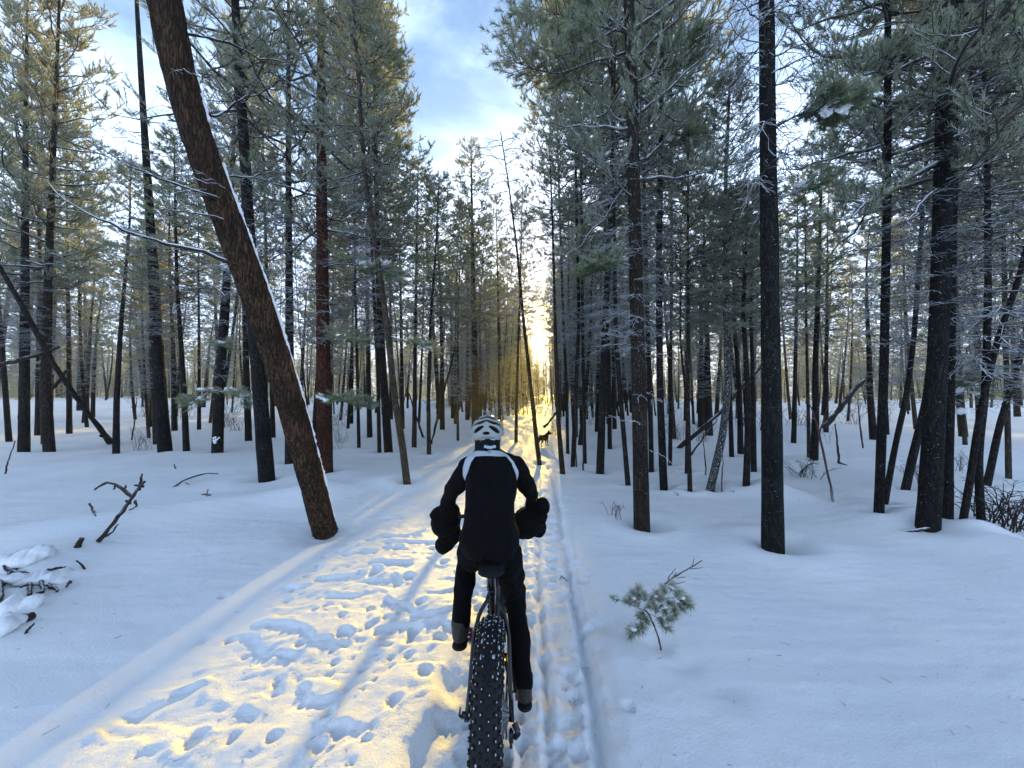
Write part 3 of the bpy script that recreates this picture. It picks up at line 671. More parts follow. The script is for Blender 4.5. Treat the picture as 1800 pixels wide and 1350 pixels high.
for k, (x, y, H, px, w, _a, _b, _c, _d, lab) in enumerate(specs):
    z = gz(x, y)
    t = thing('pine_tree', lab, 'tree', (x, y, z), GROUP)
    lean = (rf.gauss(0, 0.045), rf.gauss(0, 0.045)); t.rotation_euler = (lean[0], lean[1], rf.uniform(0, 6.28))
    s = H / 16.0
    o = link('trunk', rf.choice(FT), t); o.scale = (w, w, s)
    lodn = 'm' if y < 21 else 'f'
    CR, DD = (CROWN_MID, DEAD_MID) if lodn == 'm' else (CROWN_FAR, DEAD_FAR)
    zc = H * rf.uniform(0.30, 0.52); zt = H * rf.uniform(0.15, 0.24)
    c = link('crown', rf.choice(CR), t); sx = rf.uniform(0.62, 0.98) * (0.55 + 0.045 * (H - zc)); c.scale = (sx, sx, (H - zc) / 10.1); c.location = (0, 0, zc); c.rotation_euler = (0, 0, rf.uniform(0, 6.28))
    dd = link('bare_twigs', rf.choice(DD), t); sx = rf.uniform(0.8, 1.15); dd.scale = (sx, sx, (zc + 1.0 - zt) / 6.0); dd.location = (0, 0, zt); dd.rotation_euler = (0, 0, rf.uniform(0, 6.28))

for k, (u_, y, H, w, zc_, lab) in enumerate(((-3.0, 40, 14, 1.1, .36, 'pine at the gap edge beyond the dog, crown widened to block stray sun'), (-1.25, 46, 15, .8, .57, 'wispy backlit pine over the golden gap above the trail'), (0.3, 38, 14.5, .8, .42, 'backlit pine right before the low sun, crown lowered to shade the near trail'),
                                     (1.2, 36, 13.5, 1.15, .36, 'pine flanking the low sun beyond the bare snag, crown widened to block it'), (-0.6, 56, 16, .9, .66, 'high-crowned backlit pine just above the low sun'), (-2.1, 31, 13.5, .7, .45, 'slim backlit pine left of the low sun, nearest of the gap'), (0.6, 62, 16, 1.0, .7, 'distant high-crowned pine beside the low sun'),
                                     (-1.7, 52, 16, .9, .62, 'high-crowned backlit pine over the left of the low sun'), (-0.2, 48, 15.5, .8, .6, 'slender backlit pine crossing the low sun'), (0.65, 44, 15, .85, .45, 'slender backlit pine touching the low sun, crown lowered to shade the trail'),
                                     (-1.9, 66, 9.8, .9, .4, 'distant low pine left of the low sun'), (-0.5, 75, 10.8, .9, .4, 'farthest small pine under the low sun'))):
    x = (u_ + y * math.sin(SUN_AZ)) / math.cos(SUN_AZ); t = thing('pine_tree', lab, 'tree', (x, y, gz(x, y)), GROUP)
    o = link('trunk', FT[3], t); o.scale = (w * .8, w * .8, H / 16)
    c = link('crown', CROWN_FAR[1], t); c.scale = (w, w, H * (1 - zc_) / 10); c.location = (0, 0, H * zc_)
    c = link('bare_twigs', DEAD_FAR[k % 2], t); c.scale = (w * .8, w * .8, H * (zc_ - .1) / 6); c.location = (0, 0, H * .12)
for k, (u_, y, H, w, lab) in enumerate(((-3.05, 28, 5.0, .55, 'added bushy young pine blocking the sun at the left foot of the gap'), (-2.45, 31, 4.9, .5, 'added taller young pine blocking the sun beside the bushy one'), (-1.75, 31, 4.4, .6, 'added dense little pine blocking the sun in the middle of the gap'), (-1.05, 30, 4.0, .42, 'added narrow young pine blocking the sun at the trail side of the gap'), (-3.0, 22, 3.6, .36, 'added small pine blocking a sun streak, hidden just above the helmet'))):  # low pines added to block the sun beyond the near lit patch
    x = (u_ + y * math.sin(SUN_AZ)) / math.cos(SUN_AZ); t = thing('sun_block_pine', lab, 'tree', (x, y, gz(x, y)), 'added young pines that block the low sun')
    c = link('trunk', FT[3], t); c.scale = (.4, .4, H / 16); c = link('crown', CROWN_MID[k % 4], t); c.scale = (w, w, H / 10.2)
# farther forest: one mass of instanced pines
protos = []
for k in range(4):
    g_src = [(FT[k], Matrix.Diagonal((1.0, 1.0, 1.0, 1.0))), (CROWN_FAR[k % 3], Matrix.Translation((0, 0, 6.0))), (DEAD_FAR[k % 2], Matrix.Translation((0, 0, 2.6)) @ Matrix.Diagonal((1, 1, 0.75, 1)))]
    bm = bmesh.new(); mats = []
    for me_, mt in g_src:
        t_ = me_.copy(); t_.transform(mt); off = len(mats)
        for m_ in t_.materials: mats.append(m_)
        n0 = len(bm.faces); bm.from_mesh(t_); bm.faces.ensure_lookup_table()
        for f_ in bm.faces[n0:]: f_.material_index += off
    pm = bpy.data.meshes.new('forest_pine'); bm.to_mesh(pm); bm.free()
    for m_ in mats: pm.materials.append(m_)
    protos.append(pm)
t_ = CROWN_FAR[1].copy(); t_.transform(Matrix.Diagonal((0.9, 0.9, 0.45, 1.0))); protos.append(t_)
pm_objs = []
for k, pm in enumerate(protos):
    po = bpy.data.objects.new('forest_pine', pm); pm_objs.append(po)     # not linked: only the source of the mass
rb = np.random.RandomState(9)
n_thin = 950; ty = 40 + rb.rand(n_thin) ** 0.8 * 80; tx_ = (rb.rand(n_thin) * 2 - 1) * 1.4 * ty
low = [(float(b_), float(a_)) for a_, b_ in zip(tx_, ty) if not (-2.6 < uval(a_, b_) < 0.7 and b_ < 60)]
n_tall = len(beyond); beyond = beyond + low
bx = np.array([[x, y, gz(x, y)] for y, x in beyond])
fm = bpy.data.meshes.new('distant_forest'); fm.vertices.add(len(bx)); fm.vertices.foreach_set('co', bx.astype(np.float32).ravel())
Hs = np.array([tree_dims(x, y, rf) for y, x in beyond]) / 16.0; Hs[n_tall:] = 0.6 + 0.6 * rb.rand(len(beyond) - n_tall)
for nm, arr in (('hs', Hs), ('rz', rb.rand(len(bx)) * 6.28), ('lx', rb.randn(len(bx)) * 0.05), ('ly', rb.randn(len(bx)) * 0.05)):
    a_ = fm.attributes.new(nm, 'FLOAT', 'POINT'); a_.data.foreach_set('value', arr.astype(np.float32))
a_ = fm.attributes.new('pick', 'INT', 'POINT'); pk = rb.randint(1, 5, len(bx)); pk[n_tall:] = 0; a_.data.foreach_set('value', pk.astype(np.int32))
fo = link('distant_forest', fm, None, kind='stuff', label='distant mass of dark frosted pines filling the forest beyond the counted rows')
ng = bpy.data.node_groups.new('distant_forest', 'GeometryNodeTree')
ng.interface.new_socket('Geometry', in_out='INPUT', socket_type='NodeSocketGeometry'); ng.interface.new_socket('Geometry', in_out='OUTPUT', socket_type='NodeSocketGeometry')
gn, gl = ng.nodes, ng.links
gi, go = gn.new('NodeGroupInput'), gn.new('NodeGroupOutput')
iop = gn.new('GeometryNodeInstanceOnPoints'); jn = gn.new('GeometryNodeGeometryToInstance')
for po in pm_objs:
    oi = gn.new('GeometryNodeObjectInfo'); oi.inputs['Object'].default_value = po; gl.new(oi.outputs['Geometry'], jn.inputs[0])
def attr(nm, ty='FLOAT'):
    n_ = gn.new('GeometryNodeInputNamedAttribute'); n_.data_type = ty; n_.inputs['Name'].default_value = nm; return n_.outputs[0]
cmb = gn.new('ShaderNodeCombineXYZ'); gl.new(attr('lx'), cmb.inputs[0]); gl.new(attr('ly'), cmb.inputs[1]); gl.new(attr('rz'), cmb.inputs[2])
e2r = gn.new('FunctionNodeEulerToRotation'); gl.new(cmb.outputs[0], e2r.inputs[0]); gl.new(e2r.outputs[0], iop.inputs['Rotation'])
cs = gn.new('ShaderNodeCombineXYZ'); cs.inputs[0].default_value = 0.8; cs.inputs[1].default_value = 0.8; gl.new(attr('hs'), cs.inputs[2]); gl.new(cs.outputs[0], iop.inputs['Scale'])
iop.inputs['Pick Instance'].default_value = True; gl.new(attr('pick', 'INT'), iop.inputs['Instance Index'])
gl.new(gi.outputs[0], iop.inputs['Points']); gl.new(jn.outputs[0], iop.inputs['Instance']); gl.new(iop.outputs[0], go.inputs[0])
md = fo.modifiers.new('forest', 'NODES'); md.node_group = ng
# ------------------------------------------------------------------ thin haze added for the warm glow around the sun
hb = bmesh.new(); bmesh.ops.create_cube(hb, size=1.0)
hmesh = bpy.data.meshes.new('haze'); hb.to_mesh(hmesh); hb.free()
hmesh.transform(Matrix.Translation((0, 55, 10.0)) @ Matrix.Diagonal((400, 260, 26, 1)))
hm = bpy.data.materials.new('sun_glow_haze'); hm.use_nodes = True; hn = hm.node_tree.nodes; hn.clear()
ho = hn.new('ShaderNodeOutputMaterial'); hv_ = hn.new('ShaderNodeVolumePrincipled'); hv_.inputs['Color'].default_value = (0.95, 0.95, 0.95, 1); hv_.inputs['Density'].default_value = 0.0007; hv_.inputs['Anisotropy'].default_value = 0.72
hm.node_tree.links.new(hv_.outputs[0], ho.inputs['Volume']); hmesh.materials.append(hm)
link('haze', hmesh, None, kind='stuff', label='thin haze added among the trees for the warm sun glow')
#@@PART2
# ------------------------------------------------------------------ organic surfaces (closed pieces fused and smoothed)
_ico = bmesh.new(); bmesh.ops.create_icosphere(_ico, subdivisions=2, radius=1.0)
ICO_V = np.array([v.co[:] for v in _ico.verts]); ICO_F = np.array([[v.index for v in f.verts] for f in _ico.faces]); _ico.free()
class Blob:
    def __init__(s): s.v = []; s.f = []; s.n = 0
    def ell(s, c, r, rot=None):
        v = ICO_V * np.array(r if hasattr(r, '__len__') else (r, r, r))
        if rot is not None: v = v @ np.array(rot).T
        s.v.append(v + np.array(tuple(c))); s.f.append(ICO_F + s.n); s.n += len(v); return s
    def chain(s, pts, step=0.3):
        """pts: [(Vector, radius or (rx,ry,rz))]"""
        for (a, ra), (b, rb_) in zip(pts[:-1], pts[1:]):
            a, b = Vector(a), Vector(b); ra = np.array(ra if hasattr(ra, '__len__') else (ra,) * 3, float); rb_ = np.array(rb_ if hasattr(rb_, '__len__') else (rb_,) * 3, float)
            n = max(2, int((b - a).length / (min(ra.min(), rb_.min()) * step)) + 1)
            for i in range(n + 1):
                t = i / n; s.ell(a.lerp(b, t), ra * (1 - t) + rb_ * t)
        return s
    def done(s, name, voxel, smooth=4, mats=(), disp=0.0, dscale=8.0, dseed=0):
        me_ = make_mesh(name, np.concatenate(s.v), [np.concatenate(s.f)])
        o = bpy.data.objects.new(name, me_); col.objects.link(o)
        m1 = o.modifiers.new('r', 'REMESH'); m1.mode = 'VOXEL'; m1.voxel_size = voxel; m1.use_smooth_shade = True
        m2 = o.modifiers.new('s', 'SMOOTH'); m2.iterations = smooth; m2.factor = 0.6
        dg = bpy.context.evaluated_depsgraph_get(); out = bpy.data.meshes.new_from_object(o.evaluated_get(dg))
        bpy.data.objects.remove(o); bpy.data.meshes.remove(me_); out.name = name
        if disp:
            n = len(out.vertices); c = np.zeros(n * 3, np.float32); out.vertices.foreach_get('co', c); c = c.reshape(-1, 3).astype(float)
            nn_ = np.zeros(n * 3, np.float32); out.vertices.foreach_get('normal', nn_); nn_ = nn_.reshape(-1, 3)
            k = fbm(c[:, 0] * dscale + c[:, 1] * dscale * 0.7, c[:, 2] * dscale - c[:, 1] * dscale * 0.5, 3, dseed)
            c += nn_ * (k * disp)[:, None]; out.vertices.foreach_set('co', c.astype(np.float32).ravel())
        for m_ in mats: out.materials.append(m_)
        out.polygons.foreach_set('use_smooth', np.ones(len(out.polygons), bool)); out.update()
        return out
def shift(me_, v): me_.transform(Matrix.Translation(-Vector(v))); return me_
def at_height(px, py, h):
    a, yy, zz = ray(px, py); t = 0.3
    while t < 100 and CAMZ + zz * t > gz(a * t, yy * t) + h: t *= 1.004
    return Vector((a * t, yy * t, CAMZ + zz * t))
def tube_geo(paths, sides=6, g=None, m=0, wig=0.0, seed=0, K=10):
    """paths: [(list of Vector, r0, r1)]"""
    g = g or Geo(); rg = np.random.RandomState(seed)
    for pts, r0, r1 in paths:
        p = np.array([tuple(q) for q in pts]); d = np.concatenate([[0], np.cumsum(np.linalg.norm(np.diff(p, axis=0), axis=1))])
        s = np.linspace(0, d[-1], K); P = np.stack([np.interp(s, d, p[:, i]) for i in range(3)], 1)
        if wig: P[1:] += rg.randn(K - 1, 3) * wig
        R = np.linspace(r0, r1, K) * (1 + 0.12 * rg.randn(K) * (wig > 0))
        v, q = tubes(P[None], np.abs(R)[None], sides); g.add(v, q, m)
        n0 = g.n - len(v); base = len(v) - sides
        if sides > 2:   # closed ends
            g.add(np.vstack([v[:sides], P[:1]]), np.array([[(i + 1) % sides, i, sides] for i in range(sides)]), m)
            g.add(np.vstack([v[base:], P[-1:]]), np.array([[i, (i + 1) % sides, sides] for i in range(sides)]), m)
    return g

# ------------------------------------------------------------------ the leaning orange-barked pine
lp = [(572,938,4.72),(557,880,4.58),(536,800,4.38),(508,700,4.15),(478,600,3.95),(443,500,3.76),(405,400,3.60),(367,300,3.48),(332,200,3.38),(308,100,3.30),(290,0,3.22)]
base = ground_hit(572, 938)
W = [at_depth(*p) for p in lp]; W[0] = base.copy()
dr = (W[-1] - W[-3]).normalized()
W += [W[-1] + dr * 1.5, W[-1] + dr * 4.0 + Vector((0, 0, 0.5))]
loc = [w - base for w in W]
LT = thing('pine_tree', 'big leaning orange-barked pine with a line of snow along its upper side', 'tree', base, GROUP)
v, q, P, R = trunk_arrays(loc, 0.131, 0.100, 72, 620, 0.07, 77, 0.04)
# furrowed plates of bark as relief
seg = 72; nr = len(v) // seg; vv = v.reshape(nr, seg, 3); cen = vv.mean(1, keepdims=True); rad = vv - cen
sarc = np.concatenate([[0], np.cumsum(np.linalg.norm(np.diff(cen[:, 0], axis=0), axis=1))])[:, None]; aa = np.arange(seg)[None, :] / seg * 2 * np.pi
wv = 0.5 * perlin(np.cos(aa) * 2 + sarc * 0.8, np.sin(aa) * 2 + sarc * 3, 60)
def cyl(fa, fz, s):  # noise that closes round the trunk
    return perlin(np.cos(aa + 0.15 * wv) * fa + 31 * s + 0 * sarc, np.sin(aa + 0.15 * wv) * fa + sarc * fz, 61 + s) + perlin(sarc * fz - np.cos(aa) * fa, np.sin(aa) * fa + 5 * s, 71 + s)
rel = 1 - np.abs(cyl(6.5, 3.0, 0)) * 1.6 + 0.5 * cyl(12, 7, 1)
vv = cen + rad * (1 + 0.07 * np.clip(rel, -0.6, 1.0)[..., None])
link('trunk', make_mesh('trunk', vv.reshape(-1, 3), [q], [M_bark['orange']], smooth=True), LT)
# snow lying along its upper side
def strip_snow(Pc, Rc, out, z0, z1, w, seed, thick=1.0):
    b = Blob(); rg = random.Random(seed); z = z0
    while z < z1:
        c = path_at(Pc, z); r = float(np.interp(z, Pc[:, 2], Rc)); k = 0.5 + 0.9 * abs(float(perlin(z * 2.3, 3.3, seed))) + rg.uniform(-.15, .25)
        if float(perlin(z * 1.1, 9.3, seed + 3)) > -0.42: b.ell(c + out * (r * 1.0 + rg.uniform(-.004, .004)), (w * k, w * 0.8 * k, 0.035 * thick), None)
        z += 0.018
    return b
out = Vector((0.86, 0.42, 0.30)).normalized()
zz_top = W[9].z
link('snow_strip', strip_snow(P, R, out, 0.15, zz_top, 0.030, 5).done('snow_strip', 0.008, 2, [M_snow], 0.004, 30), LT)
def rel_(pts, b): return [Vector(p) - b for p in pts]
def limb_part(parent, b, pxs, r0, r1, ntw, seed, name='branch', tl=0.5, mt=None, snow=0):
    """a single bare limb with side twigs, given by measured points (px, py, depth)"""
    pts = rel_([at_depth(*p) for p in pxs], b); g = tube_geo([(pts, r0, r1)], 7, None, 0, 0.006, seed, 16)
    rg = np.random.RandomState(seed)
    p = np.array([tuple(x) for x in pts]); d = np.concatenate([[0], np.cumsum(np.linalg.norm(np.diff(p, axis=0), axis=1))])
    s = np.linspace(0, d[-1], 12); PP = np.stack([np.interp(s, d, p[:, i]) for i in range(3)], 1)[None]
    if ntw:
        Q, L2, t2 = side_twigs(rg, PP, ntw, 0.12, 1.0, tl, tl * 0.5, 0.75, 0.1, -0.15, 6, 0.06)
        v_, f_ = tubes(Q, np.linspace(max(0.004, r1 * 0.9), 0.0022, 6)[None] * np.ones((len(Q), 1)), 4); g.add(v_, f_, 0)
        S, L3, t3 = side_twigs(rg, Q, 4, 0.25, 1.0, tl * 0.4, tl * 0.2, 0.8, 0.1, -0.1, 4, 0.1)
        v_, f_ = tubes(S, 0.0024 * np.ones((len(S), 4)), 3); g.add(v_, f_, 0)
    return link(name, g.mesh(name, [mt or M_limb], True), parent)
for k, (pxs, r0, r1, nt, tl) in enumerate((
    ([(407,462,3.62),(360,441,3.5),(300,432,3.45),(250,415,3.4),(200,397,3.35),(160,378,3.3),(128,360,3.3),(100,342,3.3),(86,322,3.3)], .020, .005, 5, .35),
    ([(402,356,3.55),(370,347,3.4),(330,331,3.3),(275,312,3.25),(230,292,3.2),(195,272,3.2),(177,258,3.2)], .016, .004, 6, .4),
    ([(404,386,3.55),(380,381,3.4),(340,374,3.3),(300,369,3.3),(282,368,3.3)], .010, .004, 3, .3),
    ([(408,352,3.5),(397,331,3.35),(370,322,3.3),(338,313,3.3),(305,305,3.25)], .010, .003, 3, .3),
    ([(330,60,3.35),(370,66,3.5),(420,84,3.6),(460,104,3.7),(520,110,3.8)], .014, .004, 8, .5),
    ([(370,203,3.5),(395,196,3.7),(430,170,3.8),(470,160,3.9),(505,130,3.9)], .012, .004, 9, .5),
    ([(405,310,3.55),(440,312,3.7),(480,300,3.8),(520,320,3.9)], .010, .003, 7, .45),
    ([(310,120,3.3),(335,128,3.2),(355,138,3.15),(372,130,3.15)], .006, .003, 3, .2),
    ([(470,545,3.95),(500,528,4.1),(530,512,4.2),(552,512,4.2)], .008, .003, 4, .25),
    ([(395,520,3.9),(372,500,3.9),(352,508,3.95),(330,540,4.0)], .007, .003, 4, .3))):
    limb_part(LT, base, pxs, r0, r1, nt, 300 + k, tl=tl)

# ------------------------------------------------------------------ boughs with needles and clumps of snow on the nearer pines
def bough(idx, pxs, seed, n=26, clumps=(), tl=0.34, nn=34, ln=0.085):
    t, b, lc, r0 = hero_obj[idx]
    pts = rel_([at_depth(*p) for p in pxs], b); g = tube_geo([(pts, 0.016, 0.005)], 6, None, 0, 0.004, seed, 12)
    rg = np.random.RandomState(seed); p = np.array([tuple(x) for x in pts]); d = np.concatenate([[0], np.cumsum(np.linalg.norm(np.diff(p, axis=0), axis=1))])
    s = np.linspace(0, d[-1], 12); PP = np.stack([np.interp(s, d, p[:, i]) for i in range(3)], 1)[None]
    Q, L2, t2 = side_twigs(rg, PP, n, 0.3, 1.0, tl, tl * 0.5, 0.85, 0.1, 0.1, 5, 0.05)
    v_, f_ = tubes(Q, np.linspace(0.006, 0.003, 5)[None] * np.ones((len(Q), 1)), 4); g.add(v_, f_, 0)
    S, L3, t3 = side_twigs(rg, Q, 3, 0.4, 1.0, tl * 0.4, tl * 0.3, 0.7, 0.4, 0.1, 3)
    pos_ = np.concatenate([S[:, -1], Q[:, -1], Q[:, 3]]); ax = unit(np.concatenate([S[:, -1] - S[:, 0], Q[:, -1] - Q[:, -2], Q[:, -1] - Q[:, -2]]))
    v_, f_, fr = tufts(rg, pos_ - ax * 0.06, ax, nn, ln, 0.007, 0.12); g.add(v_, f_, 1, fr)
    link('bough', g.mesh('bough', [M_twig, M_needle]), t)
    for k, (cx, cy, cd, rx, rz) in enumerate(clumps):
        c = at_depth(cx, cy, cd) - b; bl = Blob(); rr_ = random.Random(seed + k)
        sx, sz = rx / F * cd, rz / F * cd
        for j in range(14): bl.ell(c + Vector((rr_.uniform(-.8, .8) * sx, rr_.uniform(-.6, .6) * sx, rr_.uniform(-.5, .3) * sz)), (sx * .38, sx * .38, sz * .5))
        link('snow_clump', bl.done('snow_clump', max(0.005, sx / 14), 3, [M_snow], 0.3 * sz, 2.2 / sx), t)
def find(label_bit):
    return next(i for i, r in enumerate(TR) if label_bit in r[-1])
i_black = find('tall black foreground pine speckled'); i_red = find('straight red-barked'); i_patch = find('white snow patch low'); i_capped = find('snow-capped crown')
i_bent = find('crooked dark tree rising'); i_curve = find('curving bare grey'); i_bushy = find('bushy frosted crown'); i_scaly = find('thick scaly grey-brown'); i_big = find('biggest black trunk rising')
bough(i_black, [(1350,235,4.4),(1375,215,4.3),(1410,200,4.2),(1450,190,4.1),(1485,196,4.1)], 401, 44, ((1443,180,4.15,19,16),(1482,190,4.05,11,11),(1452,197,4.1,7,14)))
bough(i_scaly, [(1106,40,5.1),(1050,70,5.0),(990,100,4.9),(940,80,4.8),(905,40,4.75)], 420, 34, (), .5, 40)
bough(i_scaly, [(1106,90,5.1),(1040,110,5.0),(980,130,4.9),(930,120,4.8),(900,105,4.75)], 421, 38, (), .5, 40)
bough(i_scaly, [(1106,60,5.1),(1030,40,5.0),(970,20,4.9),(925,10,4.85)], 422, 34, (), .5, 40)
bough(i_scaly, [(1110,150,5.1),(1150,130,5.0),(1190,110,4.9),(1218,90,4.85)], 423, 26, (), .4, 36)
bough(i_black, [(1352,360,4.5),(1380,345,4.7),(1410,335,4.8),(1445,332,4.9)], 402, 16, ((1411,323,4.8,14,6),(1436,330,4.85,9,5)))
bough(i_red, [(572,700,8.3),(590,705,8.0),(610,705,7.8),(640,715,7.7)], 403, 30, ((562,697,7.7,6,7),(575,702,7.7,7,5),(595,695,7.8,6,5),(606,700,7.7,5,4)), 0.4)
bough(i_red, [(566,470,8.3),(600,462,7.8),(640,468,7.5),(680,476,7.3),(715,492,7.2)], 404, 30, ((650,464,7.4,17,5),(675,462,7.4,10,7),(634,460,7.5,8,4)), 0.4)
bough(i_red, [(566,600,8.3),(596,590,8.0),(625,600,7.8)], 405, 20, (), 0.4)
bough(i_red, [(566,130,8.3),(590,112,7.9),(625,118,7.8),(660,150,7.7)], 406, 40, ((594,108,7.8,10,8),(617,128,7.9,8,6)), 0.55)
bough(i_red, [(566,60,8.3),(610,40,7.9),(650,62,7.8),(688,95,7.7)], 407, 44, (), 0.6)
bough(i_red, [(566,20,8.3),(600,5,8.1),(650,30,8.0),(680,60,8.0)], 417, 44, (), 0.6)
bough(i_patch, [(384,690,9.9),(365,690,9.6),(350,700,9.4),(335,712,9.4)], 408, 22, ((365,684,9.5,12,4),(352,700,9.4,6,4)), 0.4)
bough(i_patch, [(384,688,9.9),(405,690,9.7),(430,700,9.6),(450,712,9.6)], 409, 22, ((404,684,9.6,10,5),(428,694,9.6,9,4)), 0.4)
bough(i_patch, [(390,610,9.9),(388,602,9.6),(392,608,9.3)], 410, 12, ((389,602,9.4,9,5),), 0.25)
bough(i_patch, [(400,480,9.9),(396,470,9.6),(392,476,9.4)], 414, 12, ((396,468,9.4,7,7),), 0.25)
bough(i_capped, [(1164,250,6.8),(1175,240,6.6),(1190,235,6.4),(1215,245,6.3)], 411, 26, ((1180,223,6.5,12,11),(1176,238,6.4,6,8)), 0.4)
bough(i_bent, [(1725,700,5.4),(1705,680,5.3),(1688,672,5.2),(1675,676,5.2)], 412, 16, ((1694,666,5.25,11,5),(1708,676,5.3,9,6),(1688,684,5.2,7,6),(1722,690,5.3,10,5),(1690,722,5.3,12,7)), 0.3)
bough(i_curve, [(682,590,7.6),(715,600,7.5),(740,604,7.4),(765,622,7.4)], 413, 16, ((740,603,7.4,6,9),(752,612,7.4,8,6)), 0.28)
bough(i_scaly, [(1118,470,5.1),(1090,462,5.0),(1060,464,4.9),(1040,470,4.9)], 415, 22, ((1085,458,4.95,10,3),), 0.3)
for k, (ix, pxs, r0, nt) in enumerate((
    (i_scaly, [(1120,605,5.1),(1095,606,5.0),(1065,608,4.9),(1040,610,4.9)], .008, 1), (i_scaly, [(1115,600,5.1),(1098,593,4.95),(1075,590,4.9),(1058,586,4.9)], .007, 2),
    (i_scaly, [(1132,628,5.1),(1150,626,4.9),(1168,620,4.8)], .009, 2), (i_scaly, [(1130,690,5.1),(1140,692,4.95),(1150,696,4.9)], .007, 3), (i_scaly, [(1124,735,5.1),(1110,742,4.95),(1092,740,4.9)], .007, 2),
    (i_scaly, [(1138,790,5.1),(1155,796,4.95),(1176,808,4.9)], .006, 1), (i_scaly, [(1132,600,5.1),(1155,592,4.9),(1175,585,4.8)], .007, 2),
    (i_black, [(1347,40,4.3),(1320,25,4.2),(1300,-5,4.1)], .013, 6), (i_black, [(1347,75,4.3),(1310,70,4.2),(1290,55,4.1),(1278,30,4.1)], .008, 6),
    (i_black, [(1350,130,4.3),(1385,115,4.2),(1420,100,4.1),(1455,95,4.1),(1462,80,4.1)], .012, 8), (i_black, [(1350,155,4.3),(1320,145,4.2),(1300,125,4.1)], .008, 5),
    (i_black, [(1350,105,4.3),(1380,60,4.2),(1400,20,4.15),(1430,0,4.1)], .010, 7), (i_black, [(1350,285,4.3),(1385,275,4.2),(1430,268,4.1)], .006, 4),
    (i_black, [(1350,90,4.3),(1300,95,4.2),(1278,60,4.15)], .007, 6), (i_black, [(1352,185,4.3),(1330,183,4.2),(1318,184,4.1)], .006, 0), (i_black, [(1350,25,4.3),(1390,8,4.2),(1450,20,4.1)], .009, 7),
    (i_big, [(1650,330,4.6),(1625,350,4.5),(1600,385,4.4),(1560,400,4.3)], .016, 7))):
    t_, b_, _, _ = hero_obj[ix]; limb_part(t_, b_, pxs, r0, 0.003, nt, 500 + k, tl=0.36, mt=M_twig if ix == i_black else None)
# patch of snow stuck to a trunk
t_, b_, lc_, r_ = hero_obj[i_patch]
bl = Blob(); rr_ = random.Random(8)
for j in range(14): bl.ell(at_depth(380 + rr_.uniform(-5, 5), 773 + rr_.uniform(-6, 6), b_.y - r_ * 0.9) - b_, (.035, .03, .03))
link('snow_clump', bl.done('snow_clump', .014, 2, [M_snow]), t_)

# ------------------------------------------------------------------ dead sticks, logs and brush
def stick(name, label, cat, paths, matl=M_dead, group=None, wig=0.004, seed=1, sides=6):
    """paths: [([(px, py, height above the snow) or (px, py, None, depth)], w0 px, w1 px)]"""
    P3 = []
    for pts, w0, w1 in paths:
        q_ = [at_depth(p[0], p[1], p[3]) if len(p) == 4 else at_height(*p) for p in pts]
        P3.append((q_, w0 / F * q_[0].y / 2, w1 / F * q_[-1].y / 2))
    b = P3[0][0][0].copy()
    g = tube_geo([(rel_(q_, b), a, c) for q_, a, c in P3], sides, None, 0, wig, seed, 12)
    o = link(name, g.mesh(name, [matl], True), None, label=label, category=cat); o.location = b
    if group: o['group'] = group
    return o
D1 = 4.3
stick('dead_branch', 'forked dead branch jutting out of the smooth snow with knobbly side twigs', 'branch', [
    ([(172,952,None,4.28),(200,920,None,4.45),(228,880,None,4.7),(253,846,None,4.95)], 8, 4), ([(245,862,None,4.9),(249,833,None,5.0)], 5, 3), ([(232,873,None,4.75),(214,858,None,4.8),(202,852,None,4.85),(190,847,None,4.9),(167,860,None,5.0)], 6, 3),
    ([(238,880,None,4.8),(240,890,None,4.75),(228,898,None,4.7)], 4, 2), ([(251,855,None,4.95),(236,853,None,4.9)], 4, 3), ([(206,910,None,4.5),(206,905,None,4.5)], 5, 2), ([(218,862,None,4.8),(222,853,None,4.85)], 3, 2), ([(204,853,None,4.85),(200,859,None,4.85)], 3, 2),
    ([(186,943,None,4.35),(200,934,None,4.45),(208,920,None,4.5)], 3, 2), ([(228,885,None,4.7),(222,880,None,4.7)], 5, 3)], seed=3, sides=8)
stick('broken_stub', 'short thick broken branch stub poking from the snow near the brush pile', 'branch', [([(134,968,-.03),(140,952,.06),(144,946,.09)], 9, 8)], seed=4, sides=8)
stick('small_stick', 'small upright stick left of the forked dead branch', 'stick', [([(169,912,-.02),(163,896,None,5.05),(157,885,None,5.1)], 4, 3), ([(165,903,None,5.05),(172,900,None,5.05)], 2, 1)], seed=5)
stick('curved_twig', 'thin curved twig arching over the open snow', 'twig', [([(304,858,-.01),(320,846,.06),(340,838,.09),(362,832,.1),(384,833,.08)], 3.6, 1.6), ([(325,848,.05),(333,852,.01)], 1.5, 1)], seed=6, wig=0.002)
stick('broken_twig', 'tiny broken reddish twig lying below the curved twig', 'twig', [([(355,870,.0),(362,869,.02),(370,870,.02)], 4, 3), ([(363,869,.02),(366,860,.07)], 2, 1.5), ([(362,870,.0),(366,875,.0)], 2, 1)], M_rtwig, seed=7, wig=0.001)
stick('small_stick', 'tiny twig tip poking up above the curved twig', 'stick', [([(309,825,-.01),(306,816,.09)], 2.4, 1.4)], seed=8, wig=0.001)
stick('small_stick', 'bent dark twig beside the snow-covered brush pile', 'stick', [([(152,1005,-.02),(146,996,.03),(140,990,.05),(134,985,.06)], 3.5, 2.5)], seed=9, wig=0.001)
stick('small_stick', 'short dark stick below the brush pile at the frame edge', 'stick', [([(43,1118,-.02),(48,1108,.03),(60,1096,.08)], 5, 3)], seed=10, wig=0.001)
